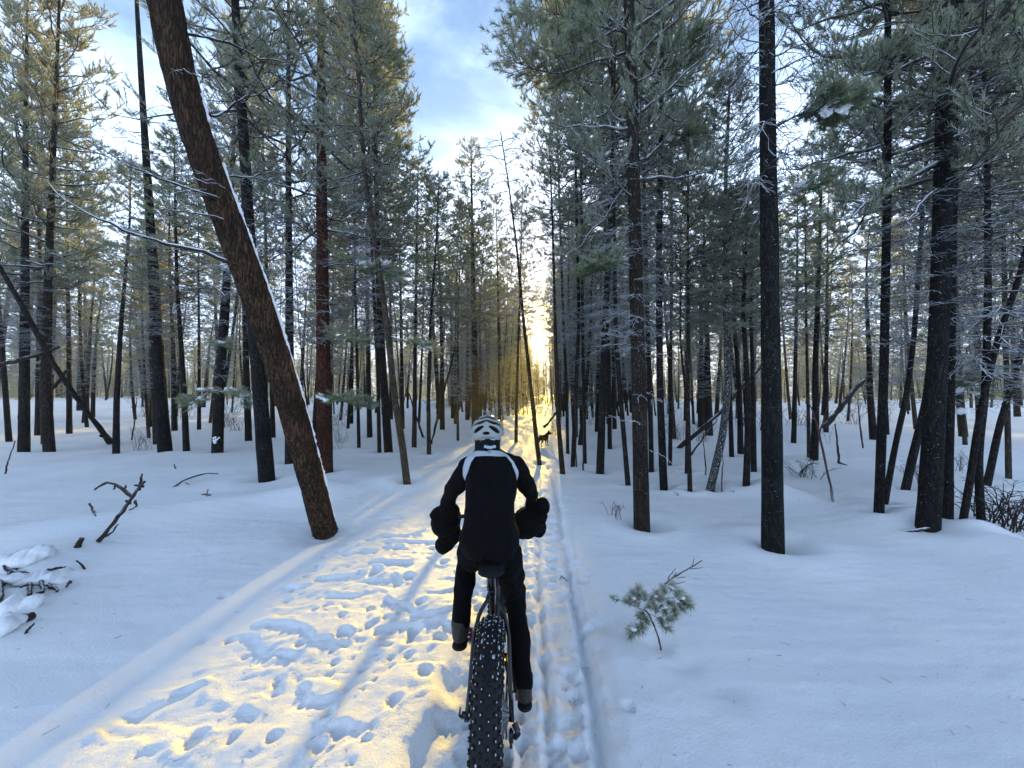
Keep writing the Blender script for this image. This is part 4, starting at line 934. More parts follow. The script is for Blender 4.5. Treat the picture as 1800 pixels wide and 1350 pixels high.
stick('dead_branch', 'branch end entering from the frame edge in smooth snow', 'branch', [([(1840,1080,None,3.0),(1800,1086,None,3.05),(1777,1100,None,3.0)], 10, 7), ([(1790,1092,None,3.0),(1781,1082,None,3.0)], 4, 2), ([(1800,1090,None,3.05),(1803,1094,None,3.05)], 3, 2)], M_rtwig, seed=11)
# brush pile under snow at the left edge: each stick its own thing
for k, (lab, pts, w0, w1) in enumerate((
    ('thick dark log end sticking out below the snowy brush pile', [(-60,1135,.03),(0,1096,.03),(30,1086,.03),(60,1082,.03)], 22, 12),
    ('gnarled dark root in the hollow of the brush pile', [(8,992,.03),(18,1004,.03),(35,1008,.03),(50,1012,.03)], 7, 8),
    ('forked dark twig above the gnarled root in the brush pile', [(30,1000,.03),(22,1002,.03),(12,1012,.03)], 4, 5),
    ('straight twig pointing right over the brush pile', [(84,1002,.03),(98,999,.03),(114,997,.03)], 5, 3),
    ('upright broken peg at the middle of the brush pile', [(52,1022,.03),(51,1034,.03),(51,1048,.03)], 6, 6),
    ('leaning peg with twiglets in the brush pile', [(72,1022,.03),(74,1032,.03),(77,1042,.03),(66,1044,.03)], 6, 5),
    ('thin dark twig slanting down at the right of the brush pile', [(84,1028,.03),(92,1032,.03),(101,1038,.03)], 5, 4),
    ('dark snapped twigs at the far edge of the brush pile', [(-10,1020,.03),(2,1030,.03),(8,1026,.03)], 9, 6),
    ('leaning dark stem under the far edge of the brush pile', [(0,1022,.03),(2,1040,.03),(0,1056,.03)], 6, 7),
    ('thin crossing twig between the pegs of the brush pile', [(36,1033,.03),(55,1028,.03),(90,1031,.03)], 3, 2),
    ('pointed twig tip leaving the brush pile', [(116,1032,.03),(121,1026,.03),(124,1022,.03)], 3, 4))):
    stick('brush_stick', lab, 'stick', [(pts, w0, w1)], M_dead, 'sticks in the snow-covered brush pile', 0.004, 20 + k, 7)
for k, (lab, cx, cy, cd, rx, rz) in enumerate((('rounded snow cap over the top of the brush pile', 40, 978, 3.85, 42, 17), ('long snow pillow lying on the middle of the brush pile', 76, 1012, 3.6, 40, 10),
                                    ('snow pillow lying above the upright peg', 18, 1014, 3.55, 30, 8), ('large rounded snow cap below the pegs of the brush pile', 28, 1066, 3.2, 30, 18), ('snow cap over the thick log end', 8, 1098, 3.15, 34, 17), ('small snow cap at the outer tip of the brush pile', 104, 1022, 3.5, 17, 7))):
    c = at_height(cx, cy, .02); cd = c.y; b_ = Blob(); rr_ = random.Random(60 + k); sx, sz = rx / F * cd, rz / F * cd
    for j in range(10): b_.ell(Vector((rr_.uniform(-.6, .6) * sx, rr_.uniform(-.35, .35) * sx, rr_.uniform(-.3, .15) * sz)), (sx * .5, sx * .5, sz * .7))
    o = link('snow_cap', b_.done('snow_cap', 0.012, 6, [M_snow], 0.022, 9, k), None, label=lab, category='snow', group='snow caps on the brush pile'); o.location = c
# poles and logs leaning among the trees
stick('leaning_pole', 'long dead pole leaning across the dark pines on bare snow', 'dead tree', [([(197,782,-.1),(165,738,None,11.3),(110,665,None,11.0),(80,620,None,10.8),(45,545,None,10.6),(0,470,None,10.4),(-60,370,None,10.1)], 9, 6), ([(180,768,None,11.4),(176,764,None,11.3)], 4, 2)], M_bark['dark'], seed=41, wig=0.01, sides=9)
stick('fallen_log', 'snow-topped log leaning up behind the slim grey-brown pine', 'log', [([(1190,790,-.05),(1235,752,None,11.0),(1275,715,None,11.3),(1310,672,None,11.6),(1345,636,None,12.0)], 8, 6)], M_log, seed=42, wig=0.01, sides=9)
stick('fallen_log', 'thick broken log propped up in the clearing beyond the tall black pine', 'log', [([(1447,752,None,12.5),(1470,728,None,12.5),(1502,685,None,12.6),(1520,668,None,12.7)], 9, 6)], M_log, seed=43, wig=0.01, sides=9)
stick('fallen_log', 'short propped log by the trail beside the black dog', 'log', [([(956,752,None,15),(968,738,None,15),(980,722,None,15.1)], 5, 4)], M_log, seed=44, wig=0.01, sides=7)
stick('fallen_log', 'half-buried log at the foot of the biggest black trunk', 'log', [([(1575,934,.0),(1600,934,.03),(1622,930,.03),(1640,928,.0)], 7, 5)], M_log, seed=45, wig=0.004, sides=8)
stick('fallen_log', 'thin fallen trunk running low behind the crossed black pine', 'log', [([(1478,838,None,8.6),(1510,842,None,8.3),(1545,846,None,8.0),(1590,858,None,7.8)], 5, 4), ([(1475,812,None,9.3),(1500,824,None,9.0),(1530,838,None,8.8)], 3.5, 3)], M_log, seed=46, wig=0.006, sides=7)
stick('leaning_pole', 'snowy dead pole slanting between dark pines near the edge', 'dead tree', [([(72,712,None,12.5),(95,680,None,12.5),(120,650,None,12.6)], 6, 5)], M_log, seed=47, wig=0.01, sides=7)
stick('leaning_pole', 'snow-covered limb lying across the edge pines', 'dead tree', [([(-10,644,None,11.0),(30,634,None,11.0),(70,622,None,11.2),(105,610,None,11.4)], 8, 4)], M_log, seed=48, wig=0.01, sides=7)
stick('leaning_pole', 'thin dark pole slanting up from the slim pine in open snow', 'dead tree', [([(758,783,-.05),(772,715,None,11.5),(788,663,None,11.5),(800,610,None,11.5)], 4, 3)], M_bark['dark'], seed=49, wig=0.01, sides=7)
stick('leaning_pole', 'short thin pole tilted against the dark pines behind the curving trunk', 'dead tree', [([(745,770,-.05),(730,730,None,12.8),(718,690,None,12.8)], 4, 3)], M_bark['dark'], seed=50, wig=0.01, sides=7)
stick('leaning_pole', 'pale thin dead stem crossing low between the frosted trunks', 'dead tree', [([(1215,800,None,9.6),(1235,770,None,9.6),(1262,736,None,9.7)], 3, 2)], M_log, seed=51, wig=0.008, sides=6)
# forked leafless sapling and thin stems
stick('leafless_sapling', 'forked leafless sapling right of the tall black pine', 'sapling', [([(1465,891,-.03),(1461,860,None,5.9),(1452,820,None,5.9),(1444,780,None,5.9),(1436,745,None,5.9)], 4, 3), ([(1436,745,None,5.9),(1428,722,None,5.85),(1418,700,None,5.8)], 3, 1.4), ([(1440,762,None,5.9),(1450,730,None,5.95),(1455,712,None,6)], 2.4, 1.2), ([(1432,735,None,5.9),(1424,738,None,5.8),(1412,730,None,5.8)], 1.8, 1), ([(1444,748,None,5.9),(1462,722,None,5.95)], 1.8, 1)], M_rtwig, seed=52, wig=0.003)
THIN = 'thin bare stems in the snow'
for k, (lab, pts, w) in enumerate((('thin stem beside the trail behind the bare snag', [(1013,827),(1013,760),(1010,690)], 3), ('thin stem next to the slender frosted pine', [(1025,832),(1026,750),(1022,680)], 3),
    ('needle-thin stem right of the frost-plastered trunk', [(1268,871),(1271,820),(1270,780)], 2.4), ('thin dark stem between the black pines in the clearing', [(1475,818),(1472,780),(1468,744)], 4),
    ('thin twig standing left of the biggest trunk', [(1517,790),(1512,750),(1508,700)], 3), ('thin stem rising from the drift beyond the tall black pine', [(1241,838),(1238,790),(1236,760)], 2.4),
    ('thin stem at the crooked shrub behind the paired pines', [(231,775),(236,745),(240,700)], 2.6), ('thin grassy stem at the left snow edge', [(8,836),(18,800),(28,775)], 2.6))):
    stick('thin_stem', lab, 'stem', [([(pts[0][0], pts[0][1], -.03)] + [(p[0], p[1], None, ground_hit(*pts[0]).y) for p in pts[1:]], w, w * .5)], M_dead, THIN, 0.006, 70 + k, 5)

def shrub(label, px, py, w, h, n, seed, cat='shrub', matl=M_rtwig, name='leafless_shrub', spread=0.9, r=0.004, group=None, m2=5, arch=-0.35):
    b = ground_hit(px, py); rg = np.random.RandomState(seed); K = 8
    W_, H_ = w / F * b.y, h / F * b.y
    ph = rg.rand(n) * 6.28; s = np.linspace(0, 1, K)[None]
    L = H_ * (0.6 + 0.6 * rg.rand(n)); sp = W_ / 2 * (0.3 + 0.8 * rg.rand(n))
    x0 = rg.randn(n) * W_ * 0.14; y0 = rg.randn(n) * W_ * 0.14
    P_ = np.zeros((n, K, 3)); P_[..., 0] = x0[:, None] + np.cos(ph)[:, None] * sp[:, None] * s ** 1.2 * spread; P_[..., 1] = y0[:, None] + np.sin(ph)[:, None] * sp[:, None] * s ** 1.2 * spread
    P_[..., 2] = L[:, None] * (s * (1 - arch) + arch * s ** 2.5) - 0.03; P_ += rg.randn(n, K, 3) * 0.03 * H_ * s[..., None]
    g = Geo(); v_, f_ = tubes(P_, r * np.linspace(1, .4, K)[None] * np.ones((n, 1)), 5); g.add(v_, f_)
    Q, _, _ = side_twigs(rg, P_, m2, .25, 1, H_ * .45, H_ * .25, .7, .15, -.1, 5, .08)
    v_, f_ = tubes(Q, r * .55 * np.linspace(1, .5, 5)[None] * np.ones((len(Q), 1)), 4); g.add(v_, f_)
    o = link(name, g.mesh(name, [matl], True), None, label=label, category=cat); o.location = b
    if group: o['group'] = group
    return o
shrub('small leafless shrub between the pole foot and the tall stout black pine', 247, 792, 56, 36, 16, 81)
shrub('tangled pile of bare branches at the foot of the crooked trees', 1768, 932, 130, 74, 34, 82, r=0.008, matl=M_dead, m2=5, arch=-0.55, cat='brush')
shrub('snowy tangle of twigs half buried beyond the tall black pine', 1412, 838, 80, 28, 22, 83, r=0.008, matl=M_limb, arch=-0.7, cat='brush')
shrub('leafless shrub at the base of the forked sapling', 1440, 780, 50, 40, 16, 84)
shrub('thin leafless shrub beyond the red-barked pine', 600, 778, 46, 44, 10, 85)
shrub('wispy twigs beside the straight black pine behind the leaning trunk', 592, 790, 30, 22, 6, 86)
shrub('small drooping twig cluster left of the thick scaly pine', 1084, 912, 40, 30, 9, 87, cat='twig', name='twig_cluster', r=0.0035, arch=-0.9)
shrub('leafless undergrowth around the propped log in the clearing', 1500, 745, 70, 40, 24, 88, r=0.006)
shrub('leafless shrub by the trail where the black dog stands', 975, 765, 40, 26, 16, 89, r=0.006)
shrub('wispy leafless shrub in front of the snowy drift behind the snag', 1190, 772, 60, 30, 18, 90, r=0.006)
shrub('low bare shrub beyond the biggest black trunk', 1690, 828, 46, 36, 12, 91)
shrub('pale twiggy shrub right of the frost-plastered trunk', 1235, 776, 56, 34, 18, 92, r=0.005)
shrub('small twig tuft in the snow left of the tall black pine', 1190, 872, 10, 10, 3, 93, cat='twig', name='twig_cluster', r=0.003)
shrub('low twig tuft by the foot of the curved dark pine', 1285, 868, 16, 12, 3, 94, cat='twig', name='twig_cluster', r=0.003)
shrub('snow-dusted brush behind the crossing black pine pair', 1620, 850, 60, 44, 20, 95, r=0.006, matl=M_limb)
used_l = set()
for k in range(18):
    xx = rf.uniform(-26, 26); yy = rf.uniform(15, 30); px = CX + xx / yy * F
    lm = min(LAND, key=lambda q_: abs(q_[0] - px))[1]; lab = f'{("wispy frosted shrub", "low snow-dusted bush", "scraggly white-frosted shrub", "small rounded frosted bush")[k % 4]} among the far trunks in line with {lm}' + ('' if lm not in used_l else (', farther one' if yy > 22 else ', nearer one')); used_l.add(lm)
    p_ = (px, 675 - (gz(xx, yy) - CAMZ) * 0 + 0)
    bpx = CY + 15 + (CAMZ - gz(xx, yy)) / yy * F
    if 880 < px < 1000 or not -50 < px < 1850: continue
    shrub(lab, px, bpx, 60, 34, 20, 120 + k, r=0.008, matl=M_limb, group='frosted shrubs among the far trunks')

# ------------------------------------------------------------------ the frosted pine sapling
sb = ground_hit(1162, 1143); SD = sb.y
ST = thing('pine_sapling', 'small bent pine sapling with frosted needle tufts poking from the snow', 'sapling', sb)
def sp(px, py, dd=0.0): return at_depth(px, py, SD + dd) - sb
stem = [sp(1162,1143) + Vector((0, 0, -.06)), sp(1162,1141), sp(1157,1118), sp(1148,1096), sp(1139,1077), sp(1131,1071)]
g = tube_geo([(stem, 0.0058, 0.005)], 8, None, 0, 0.001, 5, 16); link('stem', g.mesh('stem', [M_rtwig], True), ST)
tw = [([(1131,1071,0),(1140,1062,0),(1152,1054,-.02),(1168,1052,-.02),(1183,1049,-.03),(1198,1056,-.03)], .0055, .003), ([(1131,1071,0),(1115,1066,.02),(1100,1060,.03),(1086,1053,.04)], .004, .0022),
      ([(1131,1071,0),(1126,1085,-.04),(1122,1098,-.06),(1114,1106,-.07)], .004, .0025), ([(1139,1077,0),(1152,1084,-.03),(1164,1093,-.05),(1171,1100,-.06)], .0035, .0025),
      ([(1120,1067,0),(1118,1055,.03),(1124,1043,.04)], .0035, .0025), ([(1174,1051,-.02),(1177,1042,0),(1181,1032,.02)], .0035, .0025), ([(1183,1049,-.03),(1188,1062,-.04),(1186,1073,-.05)], .003, .002),
      ([(1152,1054,-.02),(1160,1062,-.04),(1166,1070,-.05)], .003, .002), ([(1145,1088,0),(1152,1100,-.02),(1150,1110,-.02)], .002, .001), ([(1115,1066,.01),(1112,1060,.0),(1113,1052,.0)], .003, .002)]
g = Geo()
for pts, r0, r1 in tw: tube_geo([([sp(*p) for p in pts], r0, r1)], 7, g, 0, 0.001, 6, 12)
link('branch', g.mesh('branch', [M_twig], True), ST)
tf = [(1083,1053,.04,.7,(-.8,.1,.3)),(1124,1042,.04,1,(-.1,.2,1)),(1113,1053,.0,1,(-.7,-.1,.4)),(1133,1052,.0,.9,(0,0,1)),(1154,1048,-.02,.9,(.2,0,1)),(1181,1034,.0,1.1,(.1,0,1)),(1199,1053,-.03,1.15,(1,0,.1)),(1207,1060,-.05,1.0,(1,-.2,-.5)),(1186,1072,-.05,1.0,(.2,-.2,-1)),
      (1166,1068,-.05,.9,(.3,-.3,-.6)),(1112,1108,-.07,1.15,(-.5,-.3,-.4)),(1128,1100,-.06,.9,(0,-.3,-.8)),(1171,1099,-.06,1.05,(.4,-.3,-.8)),(1127,1078,-.03,.9,(-.5,-.3,-.2)),(1140,1066,-.02,.8,(0,-.5,.4)),(1176,1060,-.04,.9,(.4,-.4,0)),(1146,1058,0,.8,(0,0,.8)),(1122,1050,.03,.9,(.2,0,1)),(1106,1058,.02,.8,(-1,0,.2)),(1134,1086,-.04,.8,(.3,-.2,-.7)),(1120,1103,-.06,.9,(-.2,-.3,-.9)),(1160,1054,-.02,.9,(.3,-.2,.5)),(1190,1046,-.02,1,(.6,0,.8)),(1176,1088,-.06,.8,(.6,-.2,.1)),(1162,1090,-.05,.8,(.1,-.3,-.5)),(1195,1064,-.04,1,(.7,-.2,-.6)),(1168,1040,.0,.9,(-.4,0,.8)),(1116,1046,.03,.8,(-.6,0,.8)),(1150,1066,-.03,.8,(.1,-.6,-.2)),(1120,1062,.02,.8,(-.4,0,.5))]
rg = np.random.RandomState(44)
for k, (px, py, dd, s_, ax) in enumerate(tf):
    c = sp(px, py, dd); A = np.array([Vector(ax).normalized()[:]])
    v_, f_, fr = tufts(rg, np.array([c[:]]) - A * 0.022, A, 170, 0.056 * s_, 0.0052, 0.05, 0.25, 1.7)
    gg = Geo(); gg.add(v_, f_, 0, fr); link('needle_tuft', gg.mesh('needle_tuft', [M_needle_hero]), ST)
    if k in (0, 1, 2, 5, 6, 10, 12, 9, 4):
        bl = Blob(); rr_ = random.Random(k)
        for j in range(6): bl.ell(c + Vector((rr_.uniform(-.012, .012), rr_.uniform(-.012, .008), rr_.uniform(.0, .016))), (.012 * s_, .012 * s_, .007 * s_))
        link('frost_cap', bl.done('frost_cap', .003, 2, [M_snow], 0.003, 60), ST)
stick('bare_twig', 'bare reddish twig with short side shoots behind the frosted sapling', 'twig', [
    ([(1160,1034,-.03),(1180,1018,.05),(1200,1005,None,3.35),(1217,996,None,3.38),(1234,985,None,3.4)], 3.2, 1.4), ([(1174,1024,None,3.3),(1176,1014,None,3.3),(1188,999,None,3.3)], 1.6, 1), ([(1181,1018,None,3.3),(1188,1007,None,3.3)], 1.5, 1),
    ([(1190,1016,None,3.3),(1205,1014,None,3.3)], 1.5, .9), ([(1186,1012,None,3.3),(1196,1006,None,3.32)], 1.4, .8), ([(1216,997,None,3.38),(1221,981,None,3.4)], 1.5, .9), ([(1213,1000,None,3.35),(1235,998,None,3.38)], 1.5, .9), ([(1185,1027,None,3.3),(1206,1022,None,3.25)], 1.6, .9)], M_rtwig, seed=55, wig=0.0015)
stick('bare_twig', 'tiny bent twig lying on the edge of the ski trail', 'twig', [([(986,1012,.0),(998,1022,.02)], 1.6, 1.2), ([(984,1020,.01),(986,1012,.02)], 1.2, 1)], M_rtwig, seed=56, wig=0.001)

# ------------------------------------------------------------------ materials of the rider and bicycle
M_black_cloth = plain('black_cloth', (0.0035, 0.0035, 0.004), 0.95, spec=0.1)
M_trouser = plain('black_trouser_cloth', (0.003, 0.003, 0.0035), 0.95, spec=0.1)
M_white_cloth = plain('pale_grey_cloth', (0.36, 0.40, 0.44), 0.8, spec=0.2, noise=0.1)
M_white_plastic = plain('white_helmet_plastic', (0.27, 0.285, 0.275), 0.35, spec=0.5, noise=0.06)
M_dark_foam = plain('dark_foam', (0.012, 0.012, 0.014), 0.9, spec=0.1)
M_gaiter = plain('blue_black_gaiter', (0.005, 0.009, 0.014), 0.9, spec=0.1, noise=0.8, scale=40)
M_skin = plain('skin', (0.45, 0.26, 0.19), 0.55, spec=0.3, noise=0.05)
M_eye = plain('eye_dark', (0.02, 0.015, 0.01), 0.2)
M_boot = plain('brown_grey_boot', (0.026, 0.022, 0.018), 0.6, spec=0.3, noise=0.5, scale=25)
M_rubber = plain('black_rubber', (0.006, 0.006, 0.007), 0.7, spec=0.3)
M_frame = plain('black_frame_paint', (0.006, 0.006, 0.007), 0.35, spec=0.4)
M_metal = plain('grey_metal', (0.30, 0.30, 0.32), 0.35, metal=1.0, spec=0.5)
M_dmetal = plain('dark_metal', (0.05, 0.05, 0.055), 0.4, metal=1.0, spec=0.5)
M_redpin = plain('red_pedal', (0.30, 0.03, 0.025), 0.45)
M_packed = plain('packed_grey_snow', (0.42, 0.46, 0.50), 0.7, noise=0.5, scale=60)
M_dog = plain('black_fur', (0.006, 0.006, 0.007), 0.8, spec=0.15)

# ------------------------------------------------------------------ fat-tyre bicycle
BX, RY, WR = -0.098, 1.69, 0.368
gr = float(ground(np.array([BX]), np.array([RY]))[0]) + 0.0
AZ = gr + WR - 0.02; print('bike ground', gr)
BK = thing('bicycle', 'black fat-tyre bicycle with snow-packed knobbly tyres ridden up the trail', 'bicycle', (BX, RY, gr))
def B(x, y, z): return Vector((x, y - RY, z - gr))      # x relative to the bicycle's centre plane
def torus(R_, r_, nu, nv, prof=1.0):
    u = np.arange(nu) / nu * 2 * np.pi; w_ = np.arange(nv) / nv * 2 * np.pi
    U_, W_ = np.meshgrid(u, w_, indexing='ij')
    v_ = np.stack([r_ * np.sin(W_), (R_ + r_ * prof * np.cos(W_)) * np.cos(U_), (R_ + r_ * prof * np.cos(W_)) * np.sin(U_)], -1).reshape(-1, 3)
    i = np.arange(nu)[:, None]; j = np.arange(nv)[None]; i2 = (i + 1) % nu; j2 = (j + 1) % nv
    return v_, np.stack([i * nv + j, i2 * nv + j, i2 * nv + j2, i * nv + j2], -1).reshape(-1, 4)
BOXF = np.array([[0,1,3,2],[4,6,7,5],[0,4,5,1],[2,3,7,6],[0,2,6,4],[1,5,7,3]])
def boxv(c, ax, ay, az, taper=1.0):
    out_ = []
    for a in (-1, 1):
        for b in (-1, 1):
            for c_ in (-1, 1):
                k = taper if c_ > 0 else 1.0
                out_.append(np.array(c) + a * np.array(ax) * k + b * np.array(ay) * k + c_ * np.array(az))
    return np.array(out_)
def wheel(name, yc, zc):
    cen_ = B(0, yc, zc); e = link(name, None, BK); e.location = cen_
    rm, rt = WR - 0.056, 0.056
    v_, f_ = torus(rm, rt, 96, 28); g_ = Geo(); g_.add(v_, f_); link('tyre', g_.mesh('tyre', [M_rubber], True), e)
    gk, gs = Geo(), Geo(); rr = random.Random(5)
    for i in range(64):
        for j, wa in enumerate((-66, -40, -14, 14, 40, 66)):
            th = (i + (0.5 if j % 2 else 0)) / 64 * 2 * math.pi; a = math.radians(wa)
            er = np.array([0, math.cos(th), math.sin(th)]); et = np.array([0, -math.sin(th), math.cos(th)]); ex = np.array([1, 0, 0])
            nrm_ = er * math.cos(a) + ex * math.sin(a); tx_ = ex * math.cos(a) - er * math.sin(a)
            c0 = er * rm + nrm_ * (rt + 0.002)
            gk.add(boxv(c0, tx_ * 0.0058, et * 0.0080, nrm_ * 0.0055, 0.85), BOXF)
            if rr.random() < 0.78 + 0.5 * float(perlin(i * .19, j * .3, 51)):
                q_ = rr.uniform(0.75, 1.15)
                gs.add(boxv(c0 + nrm_ * 0.0062 + tx_ * rr.uniform(-.001, .001), tx_ * 0.0022 * q_, et * 0.0040 * q_, nrm_ * 0.0016, 0.6), BOXF)
            if rr.random() < 0.28 + 0.7 * float(perlin(i * .13, j * .2, 52)) and abs(wa) < 62:
                c1 = er * rm + (er * math.cos(a + .2) + ex * math.sin(a + .2)) * (rt + 0.0015) + et * 0.012
                gs.add(boxv(c1, tx_ * 0.005 * rr.uniform(.5, 1.3), et * 0.007 * rr.uniform(.6, 2.0), nrm_ * 0.0015, 0.4), BOXF)
    o_ = link('tread_knobs', gk.mesh('tread_knobs', [M_rubber]), e, kind='stuff')
    o_ = link('packed_snow', gs.mesh('packed_snow', [M_packed]), e, kind='stuff')
    v_, f_ = torus(rm - 0.05, 0.016, 72, 10, 0.6); v_[:, 0] *= 2.1; g_ = Geo(); g_.add(v_, f_); link('rim', g_.mesh('rim', [M_frame], True), e)
    g_ = tube_geo([([Vector((-.085, 0, 0)), Vector((.085, 0, 0))], .016, .016), ([Vector((-.05, 0, 0)), Vector((-.044, 0, 0))], .03, .03), ([Vector((.044, 0, 0)), Vector((.05, 0, 0))], .03, .03)], 14, None, 0, 0, 0, 3); link('hub', g_.mesh('hub', [M_frame], True), e)
    g_ = Geo()
    for i in range(32):
        th = i / 32 * 2 * math.pi; sgn = 1 if i % 2 else -1; th2 = th + (0.35 if (i // 2) % 2 else -0.35)
        tube_geo([([Vector((sgn * .045, math.cos(th2) * .028, math.sin(th2) * .028)), Vector((sgn * .012, math.cos(th) * (rm - .055), math.sin(th) * (rm - .055)))], .0012, .0012)], 4, g_, 0, 0, 0, 2)
    link('spokes', g_.mesh('spokes', [M_metal]), e, kind='stuff')
    return e
wheel('rear_wheel', RY, AZ); FY = RY + 1.13; wheel('front_wheel', FY, float(ground(np.array([BX]), np.array([FY]))[0]) + WR - .03)
FZ = float(ground(np.array([BX]), np.array([FY]))[0]) + WR - .03
def bpart(name, paths, matl=M_frame, sides=12, K=8, parent=BK):
    return link(name, tube_geo(paths, sides, None, 0, 0, 0, K).mesh(name, [matl], True), parent)
BBY, BBZ = RY + 0.44, AZ - 0.05
STY, STZ = RY + 0.27, AZ + 0.40        # seat cluster
HTY, HTZ = RY + 0.93, AZ + 0.47
bpart('seat_tube', [([B(0, BBY, BBZ), B(0, STY, STZ)], .017, .017)])
bpart('top_tube', [([B(0, STY, STZ - .02), B(0, STY + .3, STZ + .0), B(0, HTY - .02, HTZ + .02)], .016, .018)])
bpart('down_tube', [([B(0, BBY, BBZ), B(0, HTY, HTZ - .08)], .024, .022)])
bpart('head_tube', [([B(0, HTY - .03, HTZ + .07), B(0, HTY + .025, HTZ - .11)], .024, .024)])
for s_ in (-1, 1):
    bpart('seat_stay', [([B(s_ * .012, STY - .005, STZ - .03), B(s_ * .06, STY - .06, STZ - .085), B(s_ * .083, RY + .16, AZ + .24), B(s_ * .092, RY + .04, AZ + .06), B(s_ * .095, RY, AZ)], .010, .009)], K=20)
    bpart('chain_stay', [([B(s_ * .05, BBY - .01, BBZ), B(s_ * .08, RY + .30, AZ - .03), B(s_ * .092, RY + .1, AZ - .01), B(s_ * .095, RY, AZ)], .012, .009)], K=16)
    bpart('dropout', [([B(s_ * .095, RY - .018, AZ - .012), B(s_ * .096, RY + .05, AZ + .03)], .012, .009)])
    bpart('fork_leg', [([B(s_ * .055, HTY + .03, HTZ - .14), B(s_ * .068, HTY + .09, HTZ - .3), B(s_ * .072, FY, FZ)], .016, .011)], K=14)
bpart('fork_crown', [([B(-.06, HTY + .03, HTZ - .135), B(.06, HTY + .03, HTZ - .135)], .018, .018)])
bpart('seat_post', [([B(0, STY, STZ), B(0, STY - .045, STZ + .11)], .0135, .0135)], M_frame)
bpart('seat_clamp', [([B(0, STY + .002, STZ - .005), B(0, STY - .006, STZ + .018)], .021, .021), ([B(.015, STY - .02, STZ), B(-.02, STY - .028, STZ - .002), B(-.03, STY - .03, STZ - .03)], .004, .003)], M_dmetal)
bpart('cable', [([B(.012, STY - .03, STZ + .08), B(.017, STY - .03, STZ + .0), B(.014, STY - .035, STZ - .06)], .003, .003), ([B(-.022, STY - .02, STZ + .09), B(-.026, STY - .02, STZ + .0)], .0025, .0025)], M_metal, 6)
bl = Blob(); SZ = STZ + .135; SY = STY - .05
bl.chain([(B(0, SY - .085, SZ + .012), (.068, .05, .018)), (B(0, SY - .03, SZ + .012), (.066, .05, .018)), (B(0, SY + .06, SZ + .006), (.03, .04, .016)), (B(0, SY + .15, SZ + .0), (.021, .03, .014))], .25)
link('saddle', bl.done('saddle', .006, 4, [M_dark_foam]), BK)
bpart('saddle_rail', [([B(-.022, SY - .07, SZ - .01), B(-.022, SY - .03, SZ - .03), B(-.02, SY + .1, SZ - .012)], .0035, .0035), ([B(.022, SY - .07, SZ - .01), B(.022, SY - .03, SZ - .03), B(.02, SY + .1, SZ - .012)], .0035, .0035)], M_metal, 6)
HBY, HBZ = 2.50, 0.935
bpart('stem', [([B(0, HTY - .035, HTZ + .08), B(0, HTY - .045, HTZ + .12), B(0, HBY, HBZ)], .018, .016)])
bpart('handlebar', [([B(-.30, HBY - .04, HBZ + .0), B(-.12, HBY - .01, HBZ + .01), B(0, HBY, HBZ), B(.12, HBY - .01, HBZ + .01), B(.30, HBY - .04, HBZ + .0)], .0125, .0125)], K=18)
# bar mitts
wpt = lambda px, py, d: at_depth(px, py, d) - Vector((BX, RY, gr))
def mitt(lobes, seed):
    b_ = Blob()
    for px, py, d, rx, ry_, rz in lobes: b_.ell(wpt(px, py, d), (rx / F * d, ry_, rz / F * d))
    return link('bar_mitt', b_.done('bar_mitt', .009, 5, [M_black_cloth], .012, 9, seed), BK)
mitt([(783,915,2.5,27,.13,28),(775,905,2.47,20,.08,18),(790,898,2.43,18,.06,16),(781,956,2.6,17,.07,15),(790,935,2.6,22,.09,22)], 3)
mitt([(928,918,2.5,28,.13,27),(940,905,2.47,22,.08,20),(951,890,2.43,16,.06,16),(917,930,2.6,22,.09,17),(945,925,2.55,17,.08,16)], 6)
# drive train
def disc(name, c, R_, th, teeth, matl, parent=BK):
    n_ = teeth * 4; a = np.arange(n_) / n_ * 2 * np.pi; rr = R_ * (1 + 0.035 * np.where((np.arange(n_) % 4) < 2, 1, -1))
    ri = R_ * 0.72; V_ = []
    for xx in (-th / 2, th / 2):
        V_.append(np.stack([np.full(n_, xx), rr * np.cos(a), rr * np.sin(a)], 1)); V_.append(np.stack([np.full(n_, xx), ri * np.cos(a), ri * np.sin(a)], 1))
    V_ = np.concatenate(V_) + np.array(c[:]); i = np.arange(n_); j = (i + 1) % n_
    f_ = np.concatenate([np.stack([i, j, n_ + j, n_ + i], 1), np.stack([2 * n_ + i, 3 * n_ + i, 3 * n_ + j, 2 * n_ + j], 1), np.stack([i, 2 * n_ + i, 2 * n_ + j, j], 1), np.stack([n_ + i, n_ + j, 3 * n_ + j, 3 * n_ + i], 1)])
    g_ = Geo(); g_.add(V_, f_)
    for k_ in range(5):
        an = k_ / 5 * 6.283; tube_geo([([Vector(c), Vector(c) + Vector((0, math.cos(an) * ri, math.sin(an) * ri))], .006, .005)], 6, g_, 0, 0, 0, 2)
    return link(name, g_.mesh(name, [matl]), parent)
disc('chainring', B(.075, BBY, BBZ), .058, .004, 30, M_dmetal)
for k in range(7): disc('sprocket', B(.070 + .004 * k - .012, RY, AZ), .078 - .008 * k, .002, 22, M_metal)
CPL, CPR = B(-.16, BBY - .06, BBZ + .155), B(.16, BBY - .03, BBZ - .165)
bpart('crank', [([B(-.10, BBY, BBZ), Vector((-.115, CPL.y, CPL.z))], .013, .010)]); bpart('crank', [([B(.10, BBY, BBZ), Vector((.115, CPR.y, CPR.z))], .013, .010)])
bpart('bottom_bracket', [([B(-.1, BBY, BBZ), B(.1, BBY, BBZ)], .022, .022)])
